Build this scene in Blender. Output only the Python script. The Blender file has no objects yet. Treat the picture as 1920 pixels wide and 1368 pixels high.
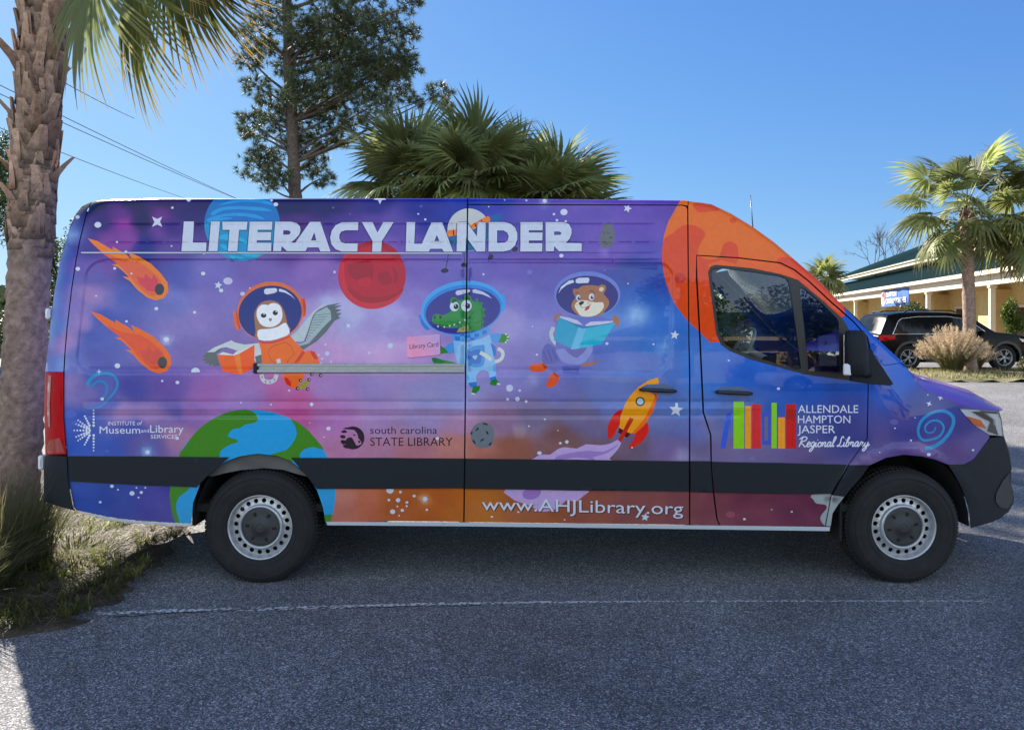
import bpy, math, random
import numpy as np
from mathutils import Vector, Matrix
from mathutils.geometry import delaunay_2d_cdt
random.seed(7); RNG = np.random.default_rng(11)
R = math.radians
scene = bpy.context.scene
COL = scene.collection

# ------------------------------------------------------------------ camera, sky, sun, exposure
CAM_H = 1.79          # eye height of the photographer
CAM_D = 5.0           # metres from the near side of the van
FPX = 1394.0          # focal length in photo pixels (26 mm equivalent)
HOR = 600.0           # horizon row in the photo
S = FPX / CAM_D
cam_d = bpy.data.cameras.new("camera")
cam = bpy.data.objects.new("camera", cam_d); COL.objects.link(cam)
cam.location = (0, -CAM_D, CAM_H); cam.rotation_euler = (R(90), 0, 0)
cam_d.sensor_width = 36; cam_d.lens = 36 * FPX / 1920
cam_d.shift_y = (HOR - 684.0) / 1920
cam_d.clip_start = 0.05; cam_d.clip_end = 3000
scene.camera = cam
SUN_EL, SUN_AZ = 33.0, -36.0      # azimuth from +Y towards +X
world = bpy.data.worlds.new("World"); scene.world = world
world.use_nodes = True
wn = world.node_tree.nodes; wl = world.node_tree.links
sky = wn.new("ShaderNodeTexSky"); sky.sky_type = 'NISHITA'; sky.sun_disc = False
sky.sun_elevation = R(SUN_EL); sky.sun_rotation = R(SUN_AZ)
sky.air_density = 1.0; sky.dust_density = 0.3; sky.ozone_density = 2.0
# the sky keeps its blue towards the sun (each channel rolls off softly: 1/(1/kc + 1/M)); the half of it behind
# the photographer gets an added pale fill, out of view, that lights the shaded side of the van
def vmath(op, *ins):
    n = wn.new("ShaderNodeVectorMath"); n.operation = op
    for i, q in enumerate(ins):
        if isinstance(q, tuple): n.inputs[i].default_value = q
        else: wl.new(q, n.inputs[i])
    return n.outputs[0]
SKY_K, SKY_M = (.162, .292, .81), (2.95, 3.2, 2.85)
kc = vmath('MULTIPLY', sky.outputs[0], SKY_K)
deep = vmath('DIVIDE', vmath('MULTIPLY', kc, SKY_M), vmath('ADD', kc, SKY_M))
fill_veil = vmath('MULTIPLY_ADD', sky.outputs[0], (.55, .50, .42), (1.40, 1.60, 1.95))
wtc = wn.new("ShaderNodeTexCoord"); wsep = wn.new("ShaderNodeSeparateXYZ"); wl.new(wtc.outputs["Generated"], wsep.inputs[0])
wmr = wn.new("ShaderNodeMapRange"); wmr.interpolation_type = 'SMOOTHSTEP'; wmr.inputs[1].default_value = -.15; wmr.inputs[2].default_value = -.62; wmr.inputs[3].default_value = 0; wmr.inputs[4].default_value = 1
wl.new(wsep.outputs[1], wmr.inputs[0])
wmx = wn.new("ShaderNodeMix"); wmx.data_type = 'RGBA'; wl.new(wmr.outputs[0], wmx.inputs[0]); wl.new(deep, wmx.inputs[6]); wl.new(fill_veil, wmx.inputs[7])
wl.new(wmx.outputs[2], wn["Background"].inputs[0])
wn["Background"].inputs[1].default_value = 0.15
sd = bpy.data.lights.new("sun", 'SUN'); sd.energy = 4.6; sd.angle = R(0.55); sd.color = (1.0, 0.93, 0.82)
sun = bpy.data.objects.new("sun", sd); COL.objects.link(sun)
ld = Vector((-math.sin(R(SUN_AZ)) * math.cos(R(SUN_EL)), -math.cos(R(SUN_AZ)) * math.cos(R(SUN_EL)), -math.sin(R(SUN_EL))))
sun.rotation_euler = ld.to_track_quat('-Z', 'Y').to_euler()
sun.location = (-20, 34, 26)
vs = scene.view_settings
vs.view_transform = 'Standard'; vs.look = 'None'; vs.exposure = 1.7; vs.gamma = 1; vs.use_curve_mapping = False

# ------------------------------------------------------------------ helpers
def lin(c):
    c = np.asarray(c, float) / 255.0
    return np.where(c <= 0.04045, c / 12.92, ((c + 0.055) / 1.055) ** 2.4)

def tag(o, label=None, cat=None, group=None, kind=None):
    if label: o["label"] = label
    if cat: o["category"] = cat
    if group: o["group"] = group
    if kind: o["kind"] = kind
    return o

def empty(name, loc, label, cat, group=None, rz=0):
    o = bpy.data.objects.new(name, None); COL.objects.link(o)
    o.location = loc; o.rotation_euler = (0, 0, rz); o.empty_display_size = 0.2
    return tag(o, label, cat, group)

def mk(name, V, F, mats, parent=None, smooth=True, midx=None, cols=None, vcol=None, normals=None, world=True):
    """mesh object; V in world metres (moved into the parent's frame)"""
    me = bpy.data.meshes.new(name)
    V = np.asarray(V, float)
    if parent is not None and world:
        mw = parent_matrix(parent).inverted()
        A = np.array(mw.to_3x3()); b = np.array(mw.translation)
        V = V @ A.T + b
    me.from_pydata(V.tolist(), [], [list(map(int, f)) for f in F])
    if not isinstance(mats, (list, tuple)): mats = [mats]
    for m in mats: me.materials.append(m)
    if midx is not None: me.polygons.foreach_set("material_index", np.asarray(midx, np.int32))
    if smooth: me.polygons.foreach_set("use_smooth", np.ones(len(me.polygons), bool))
    if cols is not None:      # per corner rgb
        a = me.color_attributes.new("Col", 'FLOAT_COLOR', 'CORNER')
        c = np.ones((len(me.loops), 4), np.float32); c[:, :3] = np.asarray(cols).reshape(-1, 3); a.data.foreach_set("color", c.ravel())
    if vcol is not None:
        a = me.color_attributes.new("Col", 'FLOAT_COLOR', 'POINT')
        c = np.ones((len(me.vertices), 4), np.float32); c[:, :3] = np.asarray(vcol).reshape(-1, 3); a.data.foreach_set("color", c.ravel())
    me.update()
    if normals is not None:
        me.normals_split_custom_set_from_vertices(np.asarray(normals).tolist())
    o = bpy.data.objects.new(name, me); COL.objects.link(o)
    if parent is not None: o.parent = parent
    return o

def parent_matrix(p):
    m = Matrix.LocRotScale(p.location, p.rotation_euler, p.scale)
    return parent_matrix(p.parent) @ m if p.parent else m

class MB:
    """collects shapes for one mesh"""
    def __init__(s): s.v = []; s.f = []; s.m = []; s.n = 0; s.mat = 0
    def add(s, V, F):
        V = np.asarray(V, float); s.v.append(V)
        for f in F: s.f.append([int(i) + s.n for i in f]); s.m.append(s.mat)
        s.n += len(V)
    def box(s, c, size, rot=None, bev=0.0):
        x, y, z = [q / 2 for q in size]
        if bev > 0:
            b = min(bev, x * .9, y * .9, z * .9); P = []
            for sx in (-1, 1):
                for sy in (-1, 1):
                    for sz in (-1, 1):
                        P += [(sx * (x - b), sy * (y - b), sz * z), (sx * (x - b), sy * y, sz * (z - b)), (sx * x, sy * (y - b), sz * (z - b))]
            F = hull(P)
            V = np.array(P)
        else:
            V = np.array([(i, j, k) for i in (-x, x) for j in (-y, y) for k in (-z, z)], float)
            F = [(0, 1, 3, 2), (4, 6, 7, 5), (0, 4, 5, 1), (2, 3, 7, 6), (0, 2, 6, 4), (1, 5, 7, 3)]
        if rot is not None: V = V @ np.array(rot).T
        s.add(V + np.array(c), F)
    def tube(s, pts, rad, n=8, caps=True):
        pts = np.asarray(pts, float); k = len(pts)
        rad = np.full(k, rad, float) if np.isscalar(rad) else np.asarray(rad, float)
        t = np.gradient(pts, axis=0); t /= np.linalg.norm(t, axis=1)[:, None] + 1e-12
        up = np.array([0, 0, 1.0]) if abs(t[0][2]) < .9 else np.array([1.0, 0, 0])
        V = []; u = np.cross(t[0], up); u /= np.linalg.norm(u)
        a = np.linspace(0, 2 * math.pi, n, endpoint=False)
        for i in range(k):
            u = u - t[i] * u.dot(t[i]); u /= np.linalg.norm(u) + 1e-12
            w = np.cross(t[i], u)
            V.append(pts[i] + rad[i] * (np.cos(a)[:, None] * u + np.sin(a)[:, None] * w))
        F = []
        for i in range(k - 1):
            for j in range(n):
                j2 = (j + 1) % n
                F.append((i * n + j, i * n + j2, (i + 1) * n + j2, (i + 1) * n + j))
        if caps: F += [tuple(range(n))[::-1], tuple((k - 1) * n + j for j in range(n))]
        s.add(np.vstack(V), F)
    def lathe_y(s, c, prof, n=48, close=True):
        """profile of (radius, y) turned about the y axis through c"""
        a = np.linspace(0, 2 * math.pi, n, endpoint=False); V = []
        for r, y in prof: V.append(np.c_[r * np.cos(a), np.full(n, y), r * np.sin(a)])
        F = []
        for i in range(len(prof) - 1):
            for j in range(n):
                j2 = (j + 1) % n
                F.append((i * n + j, i * n + j2, (i + 1) * n + j2, (i + 1) * n + j))
        if close: F += [tuple(range(n))[::-1], tuple((len(prof) - 1) * n + j for j in range(n))]
        s.add(np.vstack(V) + np.array(c), F)
    def grid(s, P):
        """P[i][j] array of points"""
        P = np.asarray(P, float); a, b = P.shape[:2]
        F = [(i * b + j, i * b + j + 1, (i + 1) * b + j + 1, (i + 1) * b + j) for i in range(a - 1) for j in range(b - 1)]
        s.add(P.reshape(-1, 3), F)
    def build(s, name, mats, parent=None, smooth=True, vcol=None):
        return mk(name, np.vstack(s.v), s.f, mats, parent, smooth, s.m, vcol=vcol)

def hull(P):
    import bmesh
    bm = bmesh.new(); vs_ = [bm.verts.new(p) for p in P]
    bmesh.ops.convex_hull(bm, input=vs_); bm.verts.index_update()
    F = [[v.index for v in f.verts] for f in bm.faces]; bm.free(); return F

def shade_auto(o, ang=40):
    me = o.data
    me.polygons.foreach_set("use_smooth", np.ones(len(me.polygons), bool))
    try: me.set_sharp_from_angle(angle=R(ang))
    except Exception: pass
    return o

# ------------------------------------------------------------------ materials
def mat(name, color=(.5, .5, .5), rough=.6, metal=0, spec=.5, coat=0, noise=0, nscale=8, bump=0, bscale=40, attr=False, trans=0, coat_rough=.05, attr_noise=0):
    m = bpy.data.materials.new(name); m.use_nodes = True
    nt = m.node_tree; N = nt.nodes; L = nt.links; b = N["Principled BSDF"]
    b.inputs["Roughness"].default_value = rough; b.inputs["Metallic"].default_value = metal
    b.inputs["Specular IOR Level"].default_value = spec
    b.inputs["Coat Weight"].default_value = coat; b.inputs["Coat Roughness"].default_value = coat_rough
    b.inputs["Base Color"].default_value = (*color, 1)
    tc = N.new("ShaderNodeTexCoord")
    src = None
    if attr:
        at = N.new("ShaderNodeVertexColor"); at.layer_name = "Col"; src = at.outputs[0]
    if noise:
        nz = N.new("ShaderNodeTexNoise"); nz.inputs["Scale"].default_value = nscale; nz.inputs["Detail"].default_value = 6
        L.new(tc.outputs["Object"], nz.inputs["Vector"])
        mr = N.new("ShaderNodeMapRange"); mr.inputs[1].default_value = .3; mr.inputs[2].default_value = .7
        mr.inputs[3].default_value = 1 - noise; mr.inputs[4].default_value = 1 + noise
        L.new(nz.outputs[0], mr.inputs[0])
        vm = N.new("ShaderNodeVectorMath"); vm.operation = 'SCALE'
        if src is not None: L.new(src, vm.inputs[0])
        else: vm.inputs[0].default_value = color
        L.new(mr.outputs[0], vm.inputs["Scale"]); src = vm.outputs[0]
    if src is not None: L.new(src, b.inputs["Base Color"])
    if bump:
        nb = N.new("ShaderNodeTexNoise"); nb.inputs["Scale"].default_value = bscale; nb.inputs["Detail"].default_value = 5
        L.new(tc.outputs["Object"], nb.inputs["Vector"])
        bp = N.new("ShaderNodeBump"); bp.inputs["Strength"].default_value = bump; bp.inputs["Distance"].default_value = .02
        L.new(nb.outputs[0], bp.inputs["Height"]); L.new(bp.outputs[0], b.inputs["Normal"])
    if trans:
        tr = N.new("ShaderNodeBsdfTranslucent"); mx = N.new("ShaderNodeMixShader"); mx.inputs[0].default_value = trans
        if src is not None: L.new(src, tr.inputs[0])
        else: tr.inputs[0].default_value = (*color, 1)
        L.new(b.outputs[0], mx.inputs[1]); L.new(tr.outputs[0], mx.inputs[2])
        L.new(mx.outputs[0], N["Material Output"].inputs[0])
    return m

def glass(name, tint=(.55, .6, .6), rough=.0, refl=1.0):
    """thin glass pane: fresnel mirror over a tinted see-through sheet"""
    m = bpy.data.materials.new(name); m.use_nodes = True
    nt = m.node_tree; N = nt.nodes; L = nt.links; N.remove(N["Principled BSDF"])
    t = N.new("ShaderNodeBsdfTransparent"); t.inputs[0].default_value = (*tint, 1)
    g = N.new("ShaderNodeBsdfGlossy"); g.inputs["Roughness"].default_value = rough; g.inputs[0].default_value = (refl, refl, refl, 1)
    fr = N.new("ShaderNodeFresnel"); fr.inputs[0].default_value = 1.52
    mx = N.new("ShaderNodeMixShader"); L.new(fr.outputs[0], mx.inputs[0]); L.new(t.outputs[0], mx.inputs[1]); L.new(g.outputs[0], mx.inputs[2])
    L.new(mx.outputs[0], N["Material Output"].inputs[0])
    return m

def foliage_mat(name, trans=.3, rough=.5):
    return mat(name, attr=True, rough=rough, trans=trans, spec=.35)
# ------------------------------------------------------------------ ground
def rise(y): return .28 * sstep_((np.asarray(y, float) - 5.0) / 8.0)
def sstep_(t): t = np.clip(t, 0, 1); return t * t * (3 - 2 * t)

def asphalt_mat():
    m = bpy.data.materials.new("worn_asphalt"); m.use_nodes = True; nt = m.node_tree; N = nt.nodes; L = nt.links; b = N["Principled BSDF"]
    tc = N.new("ShaderNodeTexCoord")
    def nz(sc, det=4, rough=.6):
        n = N.new("ShaderNodeTexNoise"); n.inputs["Scale"].default_value = sc; n.inputs["Detail"].default_value = det; n.inputs["Roughness"].default_value = rough
        L.new(tc.outputs["Object"], n.inputs["Vector"]); return n
    vo = N.new("ShaderNodeTexVoronoi"); vo.inputs["Scale"].default_value = 140; L.new(tc.outputs["Object"], vo.inputs["Vector"])
    sep = N.new("ShaderNodeSeparateColor"); L.new(vo.outputs["Color"], sep.inputs[0])
    cr = N.new("ShaderNodeValToRGB"); e = cr.color_ramp.elements
    e[0].position = 0; e[0].color = (0.049, 0.051, 0.056, 1); e[1].position = 1; e[1].color = (0.454, 0.444, 0.441, 1)
    for p, c in ((.35, (0.084, 0.084, 0.088, 1)), (.62, (0.139, 0.136, 0.140, 1)), (.85, (0.237, 0.227, 0.226, 1)), (.95, (0.316, 0.313, 0.313, 1))):
        q = cr.color_ramp.elements.new(p); q.color = c
    L.new(sep.outputs[0], cr.inputs[0])
    n1 = nz(1.1, 6); mr = N.new("ShaderNodeMapRange"); mr.inputs[1].default_value = .3; mr.inputs[2].default_value = .7; mr.inputs[3].default_value = .95; mr.inputs[4].default_value = 1.32; L.new(n1.outputs[0], mr.inputs[0])
    n2 = nz(14, 5); mr2 = N.new("ShaderNodeMapRange"); mr2.inputs[1].default_value = .3; mr2.inputs[2].default_value = .7; mr2.inputs[3].default_value = .86; mr2.inputs[4].default_value = 1.12; L.new(n2.outputs[0], mr2.inputs[0])
    mm = N.new("ShaderNodeMath"); mm.operation = 'MULTIPLY'; L.new(mr.outputs[0], mm.inputs[0]); L.new(mr2.outputs[0], mm.inputs[1])
    n5 = nz(.42, 7, .65); mr5 = N.new('ShaderNodeMapRange'); mr5.inputs[1].default_value = .52; mr5.inputs[2].default_value = .72; mr5.inputs[3].default_value = 1.0; mr5.inputs[4].default_value = .62; L.new(n5.outputs[0], mr5.inputs[0]); m5 = N.new('ShaderNodeMath'); m5.operation = 'MULTIPLY'; L.new(mm.outputs[0], m5.inputs[0]); L.new(mr5.outputs[0], m5.inputs[1]); mm = m5
    vm = N.new("ShaderNodeVectorMath"); vm.operation = 'SCALE'; L.new(cr.outputs[0], vm.inputs[0]); L.new(mm.outputs[0], vm.inputs["Scale"])
    L.new(vm.outputs[0], b.inputs["Base Color"]); b.inputs["Roughness"].default_value = .85; b.inputs["Specular IOR Level"].default_value = .35
    inv = N.new("ShaderNodeMath"); inv.operation = 'SUBTRACT'; inv.inputs[0].default_value = 1; L.new(vo.outputs["Distance"], inv.inputs[1])
    n3 = nz(60, 4); ad = N.new("ShaderNodeMath"); ad.operation = 'ADD'; L.new(inv.outputs[0], ad.inputs[0]); L.new(n3.outputs[0], ad.inputs[1])
    bp = N.new("ShaderNodeBump"); bp.inputs["Strength"].default_value = .55; bp.inputs["Distance"].default_value = .006; L.new(ad.outputs[0], bp.inputs["Height"]); L.new(bp.outputs[0], b.inputs["Normal"])
    return m
ASPH = asphalt_mat()
ys = np.unique(np.r_[-320, -150, -60, -30, np.arange(-12, 16, 1.), 16, 30, 60, 120, 320]); xs = np.r_[-320, -120, -40, np.arange(-20, 41, 4.), 80, 160, 320]
b = MB(); b.grid([[(x, y, rise(y)) for x in xs] for y in ys[::-1]]); tag(b.build("asphalt_ground", ASPH), kind="structure")

def mulch_mat(name, c0, c1, c2):
    m = bpy.data.materials.new(name); m.use_nodes = True; nt = m.node_tree; N = nt.nodes; L = nt.links; b = N["Principled BSDF"]; b.inputs["Roughness"].default_value = .95
    tc = N.new("ShaderNodeTexCoord"); mp = N.new("ShaderNodeMapping"); mp.inputs["Scale"].default_value = (1, 1, 1); L.new(tc.outputs["Object"], mp.inputs[0])
    n = N.new("ShaderNodeTexNoise"); n.inputs["Scale"].default_value = 38; n.inputs["Detail"].default_value = 8; n.inputs["Roughness"].default_value = .75; n.inputs["Distortion"].default_value = 1.5; L.new(mp.outputs[0], n.inputs["Vector"])
    cr = N.new("ShaderNodeValToRGB"); e = cr.color_ramp.elements; e[0].position = .32; e[0].color = (*c0, 1); e[1].position = .72; e[1].color = (*c2, 1); q = cr.color_ramp.elements.new(.52); q.color = (*c1, 1)
    L.new(n.outputs[0], cr.inputs[0]); L.new(cr.outputs[0], b.inputs["Base Color"])
    bp = N.new("ShaderNodeBump"); bp.inputs["Strength"].default_value = .6; bp.inputs["Distance"].default_value = .015; L.new(n.outputs[0], bp.inputs["Height"]); L.new(bp.outputs[0], b.inputs["Normal"])
    return m
MULCH = mulch_mat("pine_straw", (.025, .02, .014), (.085, .066, .042), (.21, .165, .105))

def bed(name, outline, h0=.05, step=.12, m=None, base=None):
    """low mound inside an outline: rises from the asphalt at its edge"""
    base = base or (lambda x, y: 0 * x)
    r = densify_(outline, step); r = r + np.c_[fb_(r[:, 0] * 3.1, r[:, 1] * 3.1), fb_(r[:, 0] * 3.3 + 9, r[:, 1] * 2.9)] * .09; x0, y0 = r.min(0); x1, y1 = r.max(0)
    gx, gy = np.meshgrid(np.arange(x0, x1, step), np.arange(y0, y1, step)); P = np.c_[gx.ravel(), gy.ravel()] + RNG.normal(0, .01, (gx.size, 2))
    P = P[inside_([r], P[:, 0], P[:, 1])]
    res = delaunay_2d_cdt([Vector(p) for p in np.vstack([r, P])], [(i, (i + 1) % len(r)) for i in range(len(r))], [], 0, 1e-5)
    V = np.array([(v.x, v.y) for v in res[0]]); F = np.array([f for f in res[2] if len(f) == 3]); c = V[F].mean(1); F = F[inside_([r], c[:, 0], c[:, 1])]
    d = np.min(np.hypot(V[:, None, 0] - r[None, ::2, 0], V[:, None, 1] - r[None, ::2, 1]), 1)
    z = base(V[:, 0], V[:, 1]) - .015 + .03 * sstep_(d / .4) + h0 * sstep_(d / .7) + RNG.uniform(0, .014, len(V)) * (d > .05)
    return tag(mk(name, np.c_[V, z], F, m or MULCH, smooth=True), kind="structure"), r
def fb_(x, y): return (np.sin(x * 2.1 + np.sin(y * 3.3)) + np.sin(y * 4.7 + 1.3 * np.sin(x * 5.9)) * .6 + np.sin(x * 11.3 + y * 9.1) * .35) / 2
def densify_(poly, h):
    out = []; poly = np.asarray(poly, float)
    for i in range(len(poly)):
        a, b_ = poly[i], poly[(i + 1) % len(poly)]; k = max(1, int(np.hypot(*(b_ - a)) / h)); out += [a + (b_ - a) * j / k for j in range(k)]
    return np.array(out)
def inside_(rings, X, Y):
    c = np.zeros(len(X), bool)
    for r in rings:
        x0, y0 = r[:, 0], r[:, 1]; x1, y1 = np.roll(x0, -1), np.roll(y0, -1)
        for i in range(len(r)):
            if y0[i] == y1[i]: continue
            c ^= ((y0[i] > Y) != (y1[i] > Y)) & (X < x0[i] + (Y - y0[i]) * (x1[i] - x0[i]) / (y1[i] - y0[i]))
    return c
BED_L = [(-3.3, 4.6), (-3.0, 2.4), (-2.78, 1.4), (-2.62, .7), (-2.55, .3), (-2.52, -.2), (-2.55, -.62), (-2.68, -.78), (-3.0, -.80), (-3.6, -.86), (-6, -.95), (-10, -1.0), (-10, 4.6)]
bed("mulch_bed", BED_L, .05)
ISL = [(7.5, 13.4), (12, 13.05), (20, 12.9), (28, 12.8), (28.5, 16.2), (20, 16.1), (12, 16.1), (7.3, 16.3)]
MULCH2 = mulch_mat("dry_lawn", (.06, .06, .025), (.17, .15, .07), (.36, .31, .18))
bed("lawn_island", ISL, .09, .35, MULCH2, lambda x, y: rise(y))
# worn parking line
def line_mat():
    m = bpy.data.materials.new("worn_line_paint"); m.use_nodes = True; nt = m.node_tree; N = nt.nodes; L = nt.links; b = N["Principled BSDF"]; b.inputs["Roughness"].default_value = .8
    tc = N.new("ShaderNodeTexCoord"); n = N.new("ShaderNodeTexNoise"); n.inputs["Scale"].default_value = 45; n.inputs["Detail"].default_value = 6; L.new(tc.outputs["Object"], n.inputs["Vector"])
    cr = N.new("ShaderNodeValToRGB"); e = cr.color_ramp.elements; e[0].position = .44; e[0].color = (.12, .118, .115, 1); e[1].position = .55; e[1].color = (.58, .58, .57, 1); L.new(n.outputs[0], cr.inputs[0]); L.new(cr.outputs[0], b.inputs["Base Color"])
    return m
def ground_pt(px, py): d = FPX * CAM_H / (py - HOR); return (px - 960) / FPX * d, d - CAM_D
q = [(178, 1151, .030), (300, 1146, .034), (450, 1143, .036), (600, 1139, .034), (800, 1133, .030), (1000, 1129.5, .022), (1300, 1127.5, .016), (1600, 1127, .014), (1850, 1127, .012)]
V = []
for i in range(len(q) - 1):
    for t in np.linspace(0, 1, 40, endpoint=False):
        px, py, w = [q[i][k] * (1 - t) + q[i + 1][k] * t for k in range(3)]; x, y = ground_pt(px, py); w = w * 1.45; w2 = w * RNG.uniform(.6, 1.25)
        V += [(x, y - w2 / 2, .004), (x, y + w * RNG.uniform(.4, .6), .004)]
tag(mk("parking_line", V, [(2 * i, 2 * i + 2, 2 * i + 3, 2 * i + 1) for i in range(len(V) // 2 - 1)], line_mat()), kind="structure")

# hairline cracks and the seam of an old patch in the asphalt
M_CRACK = mat("crack_filler", (.018, .018, .019), rough=.9)
def crack(name, pts_, w, seed):
    rg = np.random.default_rng(seed); p = np.array(pts_, float); q = [p[0]]
    for a, b_ in zip(p[:-1], p[1:]):
        k = max(2, int(np.hypot(*(b_ - a)) / .05))
        for i in range(1, k + 1): q.append(a + (b_ - a) * i / k + rg.normal(0, .012, 2))
    q = np.array(q); t = np.gradient(q, axis=0); t /= np.linalg.norm(t, axis=1)[:, None] + 1e-9; n_ = np.c_[-t[:, 1], t[:, 0]]; ww = (w * rg.uniform(.3, 1.2, len(q)) * np.linspace(1, .3, len(q)))[:, None]
    V = np.stack([np.c_[q - n_ * ww, np.full(len(q), .0045)], np.c_[q + n_ * ww, np.full(len(q), .0045)]], 1).reshape(-1, 3)
    tag(mk(name, V, [(2 * i, 2 * i + 2, 2 * i + 3, 2 * i + 1) for i in range(len(q) - 1)], M_CRACK), kind="structure")
crack("asphalt_crack", [(-2.4, -.52), (-1.7, -.40), (-.9, -.36), (-.2, -.345)], .009, 1)
# ------------------------------------------------------------------ the van: its near side as a measured surface
VAN_W = 2.02
TOPX = np.array([120, 150, 165, 178, 190, 215, 240, 300, 880, 1290, 1334, 1371, 1411, 1450, 1490, 1534, 1585, 1620, 1663, 1696, 1720.])
TOPY = np.array([430, 390, 381, 377, 375.5, 374, 373.5, 372, 372, 376, 383, 400.6, 425, 453, 487, 525, 578, 613, 652, 682, 700.])
REARY = np.array([370, 387, 400, 422, 460, 503, 547, 602, 650, 698, 760, 852, 882, 935, 960.])
REARX = np.array([170, 154, 143, 132, 121, 110, 102, 95, 90, 84.6, 83, 85, 82, 83, 86.])

def rr_sdf(x, y, x0, y0, x1, y1, r):
    cx, cy = (x0 + x1) / 2, (y0 + y1) / 2
    qx = np.abs(x - cx) - (x1 - x0) / 2 + r; qy = np.abs(y - cy) - (y1 - y0) / 2 + r
    return np.hypot(np.maximum(qx, 0), np.maximum(qy, 0)) + np.minimum(np.maximum(qx, qy), 0) - r

def sstep(t): t = np.clip(t, 0, 1); return t * t * (3 - 2 * t)

def recess_sdf(x, y):
    sh = (y - 590) * -0.11 * (x < 500)      # the rear edge of the panel leans
    a = rr_sdf(x - sh, y, 153, 489, 900, 697, 30)
    a = np.where(x > 869, 99, a)
    b = rr_sdf(x, y, 840, 490.5 + (x - 880) * .006, 1259 - (y - 590) * .05, 703, 32)
    b = np.where(x < 880, 99, b)
    a2 = np.where((x > 800) & (x <= 869), np.maximum(489 - y, y - 697), a)
    b2 = np.where((x < 950) & (x >= 880), np.maximum(490.5 - y, y - 703), b)
    return np.minimum(a2, b2)

GROOVES = [(420.5, .0055, 1.5, 190, 1240), (455, .005, 1.5, 190, 1240), (487.5, .007, 1.5, 185, 1250), (475, .003, 1.5, 885, 1240),
           (753, .006, 3.6, 150, 1420), (779, .0065, 3.6, 150, 1400), (766, -.006, 4.0, 150, 1420)]

def depth(x, y):
    """inset (m) of the van's skin behind its widest plane, at photo pixel (x, y)"""
    x = np.asarray(x, float); y = np.asarray(y, float)
    v = np.maximum((870 - y) / S - .3, 0); d = .040 * v * v
    yt = np.interp(x, TOPX, TOPY); sl = (np.interp(x + 3, TOPX, TOPY) - np.interp(x - 3, TOPX, TOPY)) / 6
    t = np.maximum(y - yt, 0) / np.sqrt(1 + sl * sl)
    r = np.where(x < 1290, 11, np.interp(x, [1290, 1340, 1500, 1690], [11, 11, 9, 7]))
    rm = r / S
    u = np.clip(1 - t / r, 0, 1)
    d = d + np.where(x < 1700, rm * (1 - np.sqrt(np.maximum(1 - u * u, 0))), 0)
    e = x - np.interp(y, REARY, REARX); u = np.clip(1 - e / 42, 0, 1)
    d = d + .15 * (1 - np.sqrt(np.maximum(1 - u * u * .98, 0)))
    d = d + .36 * np.clip((x - 1680) / 215, 0, 1.1) ** 2.1
    # bonnet shoulder / wing top
    d = d + .05 * np.clip((800 - y) / 120, 0, 1) ** 1.5 * np.clip((x - 1640) / 60, 0, 1)
    d = d + .010 * sstep((3.5 - recess_sdf(x, y)) / 7)
    for gy, dep, w, x0, x1 in GROOVES:
        fade = sstep((x - x0) / 30) * sstep((x1 - x) / 30)
        d = d + dep * fade * np.exp(-((y - gy) / w) ** 2)
    # flared wheel arches
    for cx, cy, rr in ((488, 988, 152), (1694, 986, 150)):
        q = np.hypot(x - cx, (y - cy)); d = d - .016 * np.exp(-((q - rr + 8) / 9.0) ** 2) * (y < 935) * (cx > 1000)
    return d

def P3(x, y, off=0.0, dd=None):
    """photo pixel on the van's side -> world point; off > 0 stands proud of the skin"""
    x = np.asarray(x, float); y = np.asarray(y, float)
    d = (depth(x, y) if dd is None else dd) - off
    k = (CAM_D + d) / CAM_D / S
    return np.stack([(x - 960) * k, d + 0 * x, CAM_H + (HOR - y) * k], -1)

def normals_at(x, y):
    h = .6
    n = np.cross(P3(x + h, y) - P3(x - h, y), P3(x, y + h) - P3(x, y - h))
    n /= np.linalg.norm(n, axis=1)[:, None] + 1e-12
    return np.where(n[:, 1:2] > 0, -n, n)

def densify(poly, h=9.0):
    out = []
    poly = np.asarray(poly, float); n = len(poly)
    for i in range(n):
        a, b = poly[i], poly[(i + 1) % n]; k = max(1, int(math.ceil(np.hypot(*(b - a)) / h)))
        for j in range(k): out.append(a + (b - a) * j / k)
    return np.array(out)

def inside(rings, X, Y):
    """even-odd test of points against rings"""
    c = np.zeros(len(X), bool)
    for r in rings:
        x0, y0 = r[:, 0], r[:, 1]; x1, y1 = np.roll(x0, -1), np.roll(y0, -1)
        for i in range(len(r)):
            if y0[i] == y1[i]: continue
            hit = ((y0[i] > Y) != (y1[i] > Y))
            if not hit.any(): continue
            xs = x0[i] + (Y - y0[i]) * (x1[i] - x0[i]) / (y1[i] - y0[i])
            c ^= hit & (X < xs)
    return c

def cdt(rings, pts):
    """constrained triangulation of closed rings plus free points"""
    V = []; E = []
    for r in rings:
        n = len(V); k = len(r); V += [tuple(p) for p in r]; E += [(n + i, n + (i + 1) % k) for i in range(k)]
    V += [tuple(p) for p in pts]
    res = delaunay_2d_cdt([Vector(v) for v in V], E, [], 0, 1e-4)
    return np.array([(v.x, v.y) for v in res[0]]), np.array([tuple(f) for f in res[2] if len(f) == 3], int)

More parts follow.
